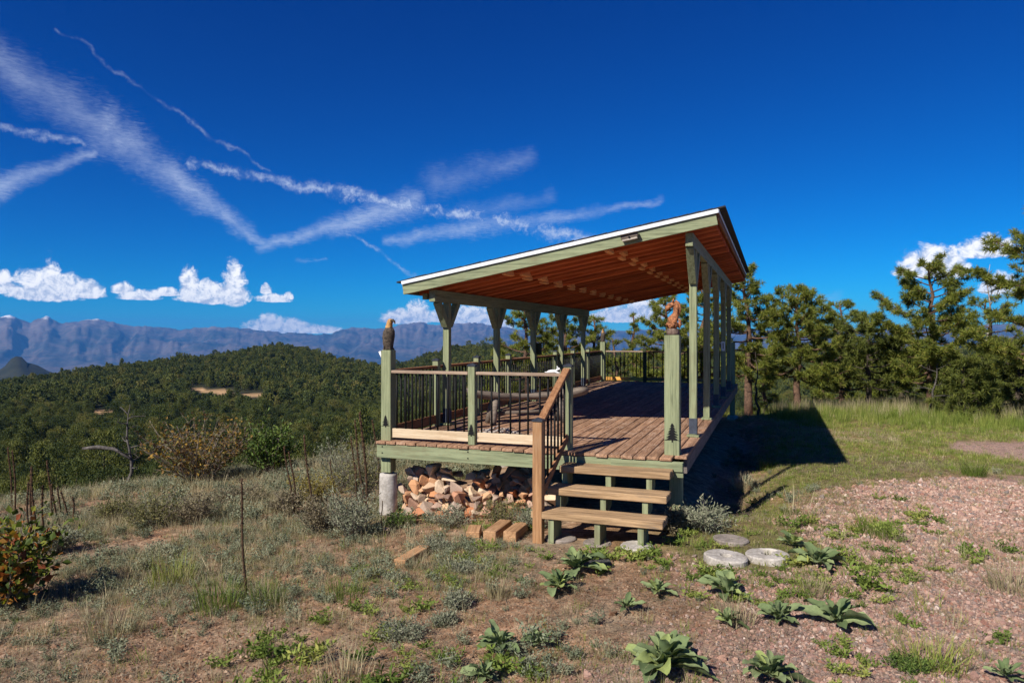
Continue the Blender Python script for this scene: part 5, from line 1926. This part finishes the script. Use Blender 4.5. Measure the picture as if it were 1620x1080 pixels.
mull_stalk(392, 948, 379, 758, 'lone thick brown mullein stalk on the bare slope', .011, .42)
mull_stalk(497, 828, 482, 688, 'tall mullein stalk standing alone left of the sagebrush', .013, .5)
mull_stalk(465, 815, 451, 706, 'left one of the pair of stalks beside the lone tall stalk', .012, .6)
mull_stalk(470, 815, 458, 714, 'right one of the pair of stalks beside the lone tall stalk', .012, .6)
mull_stalk(583, 822, 570, 652, 'tallest stalk left of the eagle post', .016, .5)
mull_stalk(580, 815, 560, 664, 'bent stalk leaning beside the tallest one near the eagle post', .013, .45)
mull_stalk(565, 805, 557, 690, 'thin stalk left of the bent stalk near the eagle post', .011, .5)
mull_stalk(602, 770, 590, 664, 'short stalk just above the left deck corner', .015, .5)
mull_stalk(568, 812, 561, 735, 'short dark stalk in front of the tall sagebrush', .010, .6)
mull_stalk(606, 840, 603, 792, 'short thin stalk in front of the concrete pier', .007, .3)
mull_stalk(528, 790, 524, 726, 'half-hidden stalk in the grey-green brush', .010, .5)
for k, (a_, b_, c_, d_) in enumerate(((18, 800, 14, 707), (24, 810, 21, 712), (46, 842, 43, 762), (52, 852, 48, 738), (57, 856, 51, 746), (71, 852, 66, 768), (81, 815, 76, 728), (88, 826, 83, 765), (94, 815, 93, 770), (117, 826, 114, 786), (106, 822, 98, 776))):
    mull_stalk(a_, b_, c_, d_, '%s dark mullein stalk counted from the left edge of the slope' % ('first', 'second', 'third', 'fourth', 'fifth', 'sixth', 'seventh', 'eighth', 'ninth', 'eleventh', 'tenth')[k], .014, .5, k, 'mullein stalks at far left')


# ------------------------------------------------------------------ pines
def needle_tufts(P, D, g, n_needle, L, W):
    """pom-poms of needles: P centres, D axes"""
    m_ = len(P)
    d = g.normal(0, 1, (m_, n_needle, 3)) + D[:, None, :] * 0.9
    d /= np.linalg.norm(d, axis=2)[..., None]
    s = np.cross(d, g.normal(0, 1, (m_, n_needle, 3)))
    s /= np.linalg.norm(s, axis=2)[..., None] + 1e-9
    ln = L * g.uniform(.65, 1.15, (m_, n_needle, 1))
    c = P[:, None, :] + d * ln * .08
    V = np.stack([c - s * W, c + s * W, c + d * ln + s * W * .3, c + d * ln - s * W * .3], 2).reshape(-1, 3)
    q = np.arange(m_ * n_needle) * 4
    return V, np.stack([q, q + 1, q + 2, q + 3], -1)


def quad_mesh(name, V, F, mat):
    me = bpy.data.meshes.new(name)
    me.vertices.add(len(V))
    me.vertices.foreach_set('co', np.asarray(V, np.float32).ravel())
    k = len(F)
    me.loops.add(k * 4)
    me.loops.foreach_set('vertex_index', np.asarray(F, np.int32).ravel())
    me.polygons.add(k)
    me.polygons.foreach_set('loop_start', np.arange(k, dtype=np.int32) * 4)
    me.materials.append(mat)
    me.update(calc_edges=True)
    return me


def pine(name, label, base, H, hw, kind='open', seed=0, cb=.3, nb=26, lean=0.0, bark=None, group='pines along the hilltop', mat=None, tuft_l=.14, trunk_r=None, density=1.0):
    g = np.random.default_rng(seed)
    e = empty(name, base, label, 'tree', group)
    tw = MB()
    ntr = 10
    wig = g.normal(0, .035 * H, (ntr + 1, 2)) * np.linspace(0, 1, ntr + 1)[:, None] * .6
    ld = g.uniform(0, 6.28)
    tr = [np.array((wig[i, 0] + lean * H * (i / ntr) ** 1.5, wig[i, 1], H * i / ntr * .97 - (.12 if i == 0 else 0))) for i in range(ntr + 1)]
    r0 = trunk_r or (.020 * H + .02)
    tw.tube(tr, [r0 * (1.15 - i / ntr) + .008 for i in range(ntr + 1)], 9)
    def TR(t):
        f = min(max(t, 0), .999) * ntr
        i = int(f)
        return tr[i] * (1 - f + i) + tr[i + 1] * (f - i)
    P, D = [], []
    for k in range(nb):
        t = cb + (1 - cb) * ((k + g.uniform(0, 1)) / nb)
        u = (t - cb) / (1 - cb)
        if kind == 'open':
            prof = (math.sin(math.pi * min(1, .22 + u * .72)) ** .8) * (1 - .25 * u)
        elif kind == 'dense':
            prof = (1 - u) ** .55 * (.75 + .25 * min(1, u * 5))
        else:
            prof = (1 - u) ** .85
        a = k * 2.39996 + g.uniform(-.5, .5)
        L = hw * max(prof, .12) * g.uniform(.6, 1.12)
        rise = (-.12 + .62 * u) if kind != 'dense' else (.10 + .5 * u)
        rise += g.uniform(-.12, .16)
        p0 = TR(t)
        dirh = np.array((math.cos(a), math.sin(a), 0))
        pts = []
        nseg = 5
        bend = g.normal(0, .16)
        for i in range(nseg + 1):
            s = i / nseg
            ah = a + bend * s * 2
            pts.append(p0 + np.array((math.cos(ah), math.sin(ah), 0)) * L * s + np.array((0, 0, L * (rise * s - .22 * math.sin(math.pi * s) * (1 - u) + .12 * s * s))))
        rb = max(.008, r0 * .34 * (1 - .6 * u))
        tw.tube(pts, [rb * (1 - .8 * i / nseg) + .004 for i in range(nseg + 1)], 5, False)
        def BR(s):
            f = min(max(s, 0), .999) * nseg
            i = int(f)
            return pts[i] * (1 - f + i) + pts[i + 1] * (f - i)
        nt = max(4, int(L * (11.5 if kind == 'open' else 12.0) * density))
        for j in range(nt):
            s = .36 + .64 * (j + g.uniform(0, 1)) / nt if kind == 'open' else .30 + .70 * (j + g.uniform(0, 1)) / nt
            q0 = BR(s)
            sd = g.choice((-1, 1))
            fw = dirh * .65 + np.array((-math.sin(a), math.cos(a), 0)) * sd * g.uniform(.4, 1.0) + np.array((0, 0, g.uniform(-.1, .5)))
            fw /= np.linalg.norm(fw)
            l2 = L * g.uniform(.12, .30) * (1.15 - .5 * s) + .08
            q1 = q0 + fw * l2
            tw.tube([q0, (q0 + q1) / 2 + np.array((0, 0, -.03 * l2)), q1], [rb * .30 + .002, rb * .22 + .002, .003], 4, False)
            nn = 2 + int(l2 / .12)
            for w_ in range(nn):
                P.append(q0 + (q1 - q0) * (1 - .60 * w_ / nn) + g.normal(0, .035, 3))
                D.append(fw * .8 + np.array((0, 0, .5)))
        P.append(pts[-1])
        D.append(dirh * .7 + np.array((0, 0, .5)))
    P.append(tr[-1])
    D.append(np.array((0, 0, 1.0)))
    P, D = np.array(P), np.array(D)
    V, F = needle_tufts(P, D, g, 26 if kind == 'open' else 22, tuft_l, .0085)
    attach(bpy.data.objects.new('trunk', tw.mesh('trunk', bark or BARK, True)), e, WM[e.name])
    attach(bpy.data.objects.new('crown', quad_mesh('crown', V, F, mat or (PINE_L if kind != 'dense' else JUNI_L))), e, WM[e.name])
    return e


def pine_px(name, label, px_, D, top_y, hw_px, kind, seed, **kw):
    p = at_depth(px_, D)
    H = CAM.z - (top_y - HY) * D / FPX - p.z
    return pine(name, label, p, H, hw_px * D / FPX, kind, seed, **kw)


pine_px('pine_tree', 'pine with reddish trunk seen between the left roof posts', 833, 25, 470, 62, 'open', 1, cb=.34, nb=28)
pine_px('pine_tree', 'bushy pine behind the middle of the left beam', 893, 27, 476, 58, 'open', 2, cb=.12, nb=44)
pine_px('pine_tree', 'rounded pine behind the far carved bird', 938, 28, 498, 46, 'open', 3, cb=.15, nb=36)
pine_px('pine_tree', 'small pointed pine behind the far railing', 1006, 31, 492, 30, 'cone', 4, cb=.1, nb=36)
pine_px('pine_tree', 'broad pine behind the carved animal', 1056, 25, 462, 60, 'open', 5, cb=.12, nb=44)
pine_px('pine_tree', 'pine behind the right roof posts', 1112, 27, 440, 60, 'open', 6, cb=.12, nb=44)
pine_px('pine_tree', 'pine rising over the far right corner of the roof', 1184, 22.5, 418, 62, 'open', 7, cb=.26, nb=36)
pine_px('pine_tree', 'flat-topped pine with forked reddish trunk right of the deck', 1262, 22.4, 456, 84, 'open', 8, cb=.30, nb=38)
pine_px('pine_tree', 'low bushy pine with dark trunk on the lawn edge', 1374, 23, 500, 86, 'dense', 9, cb=.25, nb=34, bark=BARK_D)
pine_px('pine_tree', 'pine behind the bushy one on the lawn edge', 1332, 28, 474, 58, 'open', 10, cb=.10, nb=38)
pine_px('pine_tree', 'tallest open pine against the right-hand cloud', 1472, 21.5, 414, 94, 'open', 11, cb=.20, nb=40)
pine_px('pine_tree', 'dense dark pine behind the tallest open one', 1425, 27, 528, 70, 'dense', 12, cb=.05, nb=34, bark=BARK_D)
pine_px('pine_tree', 'pine at the right edge reaching into the frame', 1668, 17.5, 318, 128, 'open', 13, cb=.30, nb=34)
pine_px('pine_tree', 'dense low juniper at the right edge', 1610, 22, 540, 96, 'dense', 14, cb=.03, nb=40, bark=BARK_D)
pine_px('pine_tree', 'spreading green juniper between the tall pine and the right edge', 1524, 20, 568, 66, 'dense', 15, cb=.05, nb=34, bark=BARK_D)
pine_px('pine_tree', 'thin half-dead pine with bare top near the right edge', 1566, 24, 470, 62, 'open', 16, cb=.22, nb=22, density=.7)
pine_px('pine_tree', 'young pine in the gap right of the deck end', 1212, 31, 545, 44, 'cone', 17, cb=.05, nb=30)
pine_px('pine_tree', 'background pine seen below the flat-topped one', 1300, 36, 548, 60, 'dense', 18, cb=.05, nb=30)
pine_px('pine_tree', 'background pine between the railing posts at left', 790, 34, 545, 46, 'open', 19, cb=.1, nb=30)
pine_px('pine_tree', 'background pine behind the stair rail post', 975, 36, 530, 60, 'dense', 20, cb=.05, nb=34)


def dead_tree(name, label, base, H, seed, mat, spread=.4, lean=(0, 0), nb=12, r=None):
    g = np.random.default_rng(seed)
    e = empty(name, base, label, 'dead tree')
    n = 8
    tr = [np.array((lean[0] * H * (i / n) + g.normal(0, .015 * H), lean[1] * H * (i / n) + g.normal(0, .015 * H), H * i / n - (.1 if i == 0 else 0))) for i in range(n + 1)]
    r = r or .02 * H + .01
    attach(bpy.data.objects.new('trunk', MB().tube(tr, [r * (1.05 - i / n) + .005 for i in range(n + 1)], 8).mesh('trunk', mat, True)), e, WM[e.name])
    for k in range(nb):
        t = .25 + .7 * (k + g.uniform(0, 1)) / nb
        i = int(t * n)
        p0 = tr[i] * (1 - (t * n - i)) + tr[min(i + 1, n)] * (t * n - i)
        a = k * 2.4 + g.uniform(-.5, .5)
        L = spread * H * g.uniform(.4, 1.0) * (1.1 - .6 * t)
        d = np.array((math.cos(a), math.sin(a), g.uniform(-.1, .6)))
        q = [p0, p0 + d * L * .5 + g.normal(0, .05 * L, 3), p0 + d * L + g.normal(0, .08 * L, 3)]
        b = MB().tube(q, [r * .4, r * .25, .004], 5, False)
        for j in range(4):
            s0 = q[1] + (q[2] - q[1]) * g.uniform(-.6, 1)
            b.tube([s0, s0 + (d * .4 + g.normal(0, .5, 3)) * L * .35], [r * .15, .003], 4, False)
        attach(bpy.data.objects.new('branch', b.mesh('branch', mat, True)), e, WM[e.name])
    return e


p = at_depth(1572, 24)
dead_tree('dead_pine', 'bare grey treetop standing among the pines near the right edge', p, CAM.z - (418 - HY) * 24 / FPX - p.z, 3, DEADW, .16, (-.03, 0), 16, .05)
p = at_depth(1198, 20.5)
dead_tree('dead_sapling', 'thin dark dead sapling beside the far end of the deck', p, CAM.z - (556 - HY) * 20.5 / FPX - p.z, 4, BARK_D, .18, (0, 0), 8, .035)
p = at_depth(1468, 20.2)
dead_tree('dead_sapling', 'pale leaning dead limb below the tallest open pine', p, 1.9, 5, SNAGW, .45, (.18, 0), 8, .03)
p = at_depth(206, 17.0)
H_ = CAM.z - (640 - HY) * 17.0 / FPX - p.z
sn = dead_tree('dead_snag', 'grey dead snag with a long level limb left of the autumn oak', p, H_, 6, SNAGW, .34, (-.05, 0), 10, .045)
b = MB().tube([(0, 0, 0), (-.45, .1, .22), (-.85, .1, .26), (-1.15, .0, .24)], [.035, .04, .05, .03], 8)
attach(bpy.data.objects.new('limb', b.mesh('limb', SNAGW, True)), sn, Matrix.Translation((p.x, p.y, p.z + .40 * H_)) @ Matrix.Rotation(YAW, 4, 'Z'))


# ------------------------------------------------------------------ the wooded valley
def forest_proto(name, seed, shape, n=520, size=1.0, wide=.4):
    g = np.random.default_rng(seed)
    # boughs first, then sprays of needles on each bough, so the crown has lumps and gaps
    nb = 46
    u = (np.arange(nb) + g.uniform(0, 1, nb)) / nb
    if shape == 'cone':
        rad = .30 * (1 - u) ** .75 * g.uniform(.65, 1.1, nb) + .015
        z = .12 + .86 * u
    else:
        th = np.arccos(1 - 2 * u)
        rad = .33 * np.sin(th) ** .7 * g.uniform(.65, 1.12, nb)
        z = np.maximum(.56 - .43 * np.cos(th), .12)
    a = np.arange(nb) * 2.39996 + g.uniform(-.4, .4, nb)
    C = np.stack([rad * .82 * np.cos(a), rad * .82 * np.sin(a), z], -1)
    k = g.integers(0, nb, n)
    P = C[k] + g.normal(0, 1, (n, 3)) * np.array((.045, .045, .030))
    ins = g.uniform(0, 1, n) < .25
    P[ins, :2] *= g.uniform(.2, .9, ins.sum())[:, None]
    Dn = P - np.array((0, 0, .40))
    Dn /= np.linalg.norm(Dn, axis=1)[:, None]
    d = Dn + g.normal(0, .55, (n, 3)) + np.array((0, 0, .3))
    d /= np.linalg.norm(d, axis=1)[:, None]
    s = np.cross(d, g.normal(0, 1, (n, 3)))
    s /= np.linalg.norm(s, axis=1)[:, None]
    L = size * g.uniform(.05, .10, n)[:, None]
    V = np.stack([P - d * L * .5, P + s * L * wide, P + d * L * .6, P - s * L * wide], 1).reshape(-1, 3)
    q = np.arange(n) * 4
    b = MB().add(V, [tuple(k) for k in np.stack([q, q + 1, q + 2, q + 3], -1).tolist()])
    k0 = len(b.f)
    b.tube([(0, 0, -.08), (0.005, 0, .3), (0, .01, .8)], [.022, .017, .006], 6)
    me = b.mesh(name, [FOREST_L, BARK_D])
    mi = [0] * k0 + [1] * (len(b.f) - k0)
    me.polygons.foreach_set('material_index', mi)
    return me


FP = [forest_proto('valley_pine', 200 + k, ('round', 'cone', 'round', 'cone', 'round')[k]) for k in range(5)]
FINE = [forest_proto('valley_pine', 230 + k, ('round', 'cone', 'round', 'cone', 'round', 'cone')[k], 3600, .50, .2) for k in range(6)]
g = np.random.default_rng(77)
n = 52000
a = np.radians(g.uniform(-40, 39, n))
r = np.sqrt(g.uniform(36 ** 2, 1120 ** 2, n))
x = CAM.x + r * (np.cos(a) * FWD.x + np.sin(a) * RGT.x)
y = CAM.y + r * (np.cos(a) * FWD.y + np.sin(a) * RGT.y)
xs0 = CX + FPX * np.tan(a)
s1 = (-0.7 * x + 0.7 * y) - 8.3
s2 = y - 0.3 * x - 21.0
dn = 0.72 + .28 * sstep(-.25, .2, fbm(x, y, .011, 3, 61))
zt0 = ground_z(x, y)
Dd = r * np.cos(a)
yb0 = HY - (zt0 - CAM.z) * FPX / Dd
yt0 = HY - (zt0 + 9 - CAM.z) * FPX / Dd
gap = np.zeros(n, bool)
for (cx, cy, w, h) in CLEAR:
    gap |= (np.abs(xs0 - cx) < w * .95) & (yb0 > cy - h) & (yt0 < cy + h) & (r > 220) & (r < 800)
ok = ~gap & (r > np.where(xs0 < 640, 88, 62)) & (m_clear(x, y) < 0.02) & ((s1 > 9) | (s2 > 9)) & (g.uniform(0, 1, n) < dn * np.clip(r / 260, .55, 1.0) * np.where(r > 700, .8, 1.0))
# keep trees off each other near by
x, y, r, a = x[ok], y[ok], r[ok], a[ok]
order = np.argsort(r)
x, y, r, a = x[order], y[order], r[order], a[order]
hgt = g.lognormal(math.log(7.2), .27, len(x)) * np.interp(r, [80, 300, 600, 900], [.8, 1.05, .95, .8])
z = ground_z(x, y)
xs = CX + FPX * np.tan(a)
ytop = HY - (z + hgt - CAM.z) * FPX / (r * np.cos(a))
show = (xs > -30) & (xs < 1650)
# the largest ones in view become trees of their own, the rest is one mass
left_view = show & (xs < 640)
ids = np.flatnonzero(left_view)[:230]
ids = np.concatenate([ids, np.flatnonzero(show & (xs >= 640))[:60]])
sel = np.zeros(len(x), bool)
sel[ids] = True
for i in np.flatnonzero(sel):
    o = bpy.data.objects.new('valley_pine', FINE[int(g.integers(0, 6))])
    M = Matrix.Translation((x[i], y[i], z[i])) @ Matrix.Rotation(g.uniform(0, 6.28), 4, 'Z') @ Matrix.Diagonal((hgt[i] * g.uniform(.85, 1.15), hgt[i] * g.uniform(.85, 1.15), hgt[i], 1))
    attach(o, None, M)
    tag(o, 'dark green pine in the dense wood filling the valley', 'tree', 'pines of the valley wood')
rest = ~sel & show
xr, yr, zr_, hr, rr_ = x[rest], y[rest], z[rest], hgt[rest], r[rest]
pick = np.where(rr_ < 480, g.integers(0, 6, len(xr)), 6 + g.integers(0, 5, len(xr)))
scatter('valley_wood', 'dense pine forest covering the far valley side and the ridge', 'forest', [bpy.data.objects.new('tree_%02d' % k, m_) for k, m_ in enumerate(FINE + FP)],
        np.stack([xr, yr, zr_], -1), np.stack([g.normal(0, .03, len(xr)), g.normal(0, .03, len(xr)), g.uniform(0, 6.28, len(xr))], -1), hr, pick)
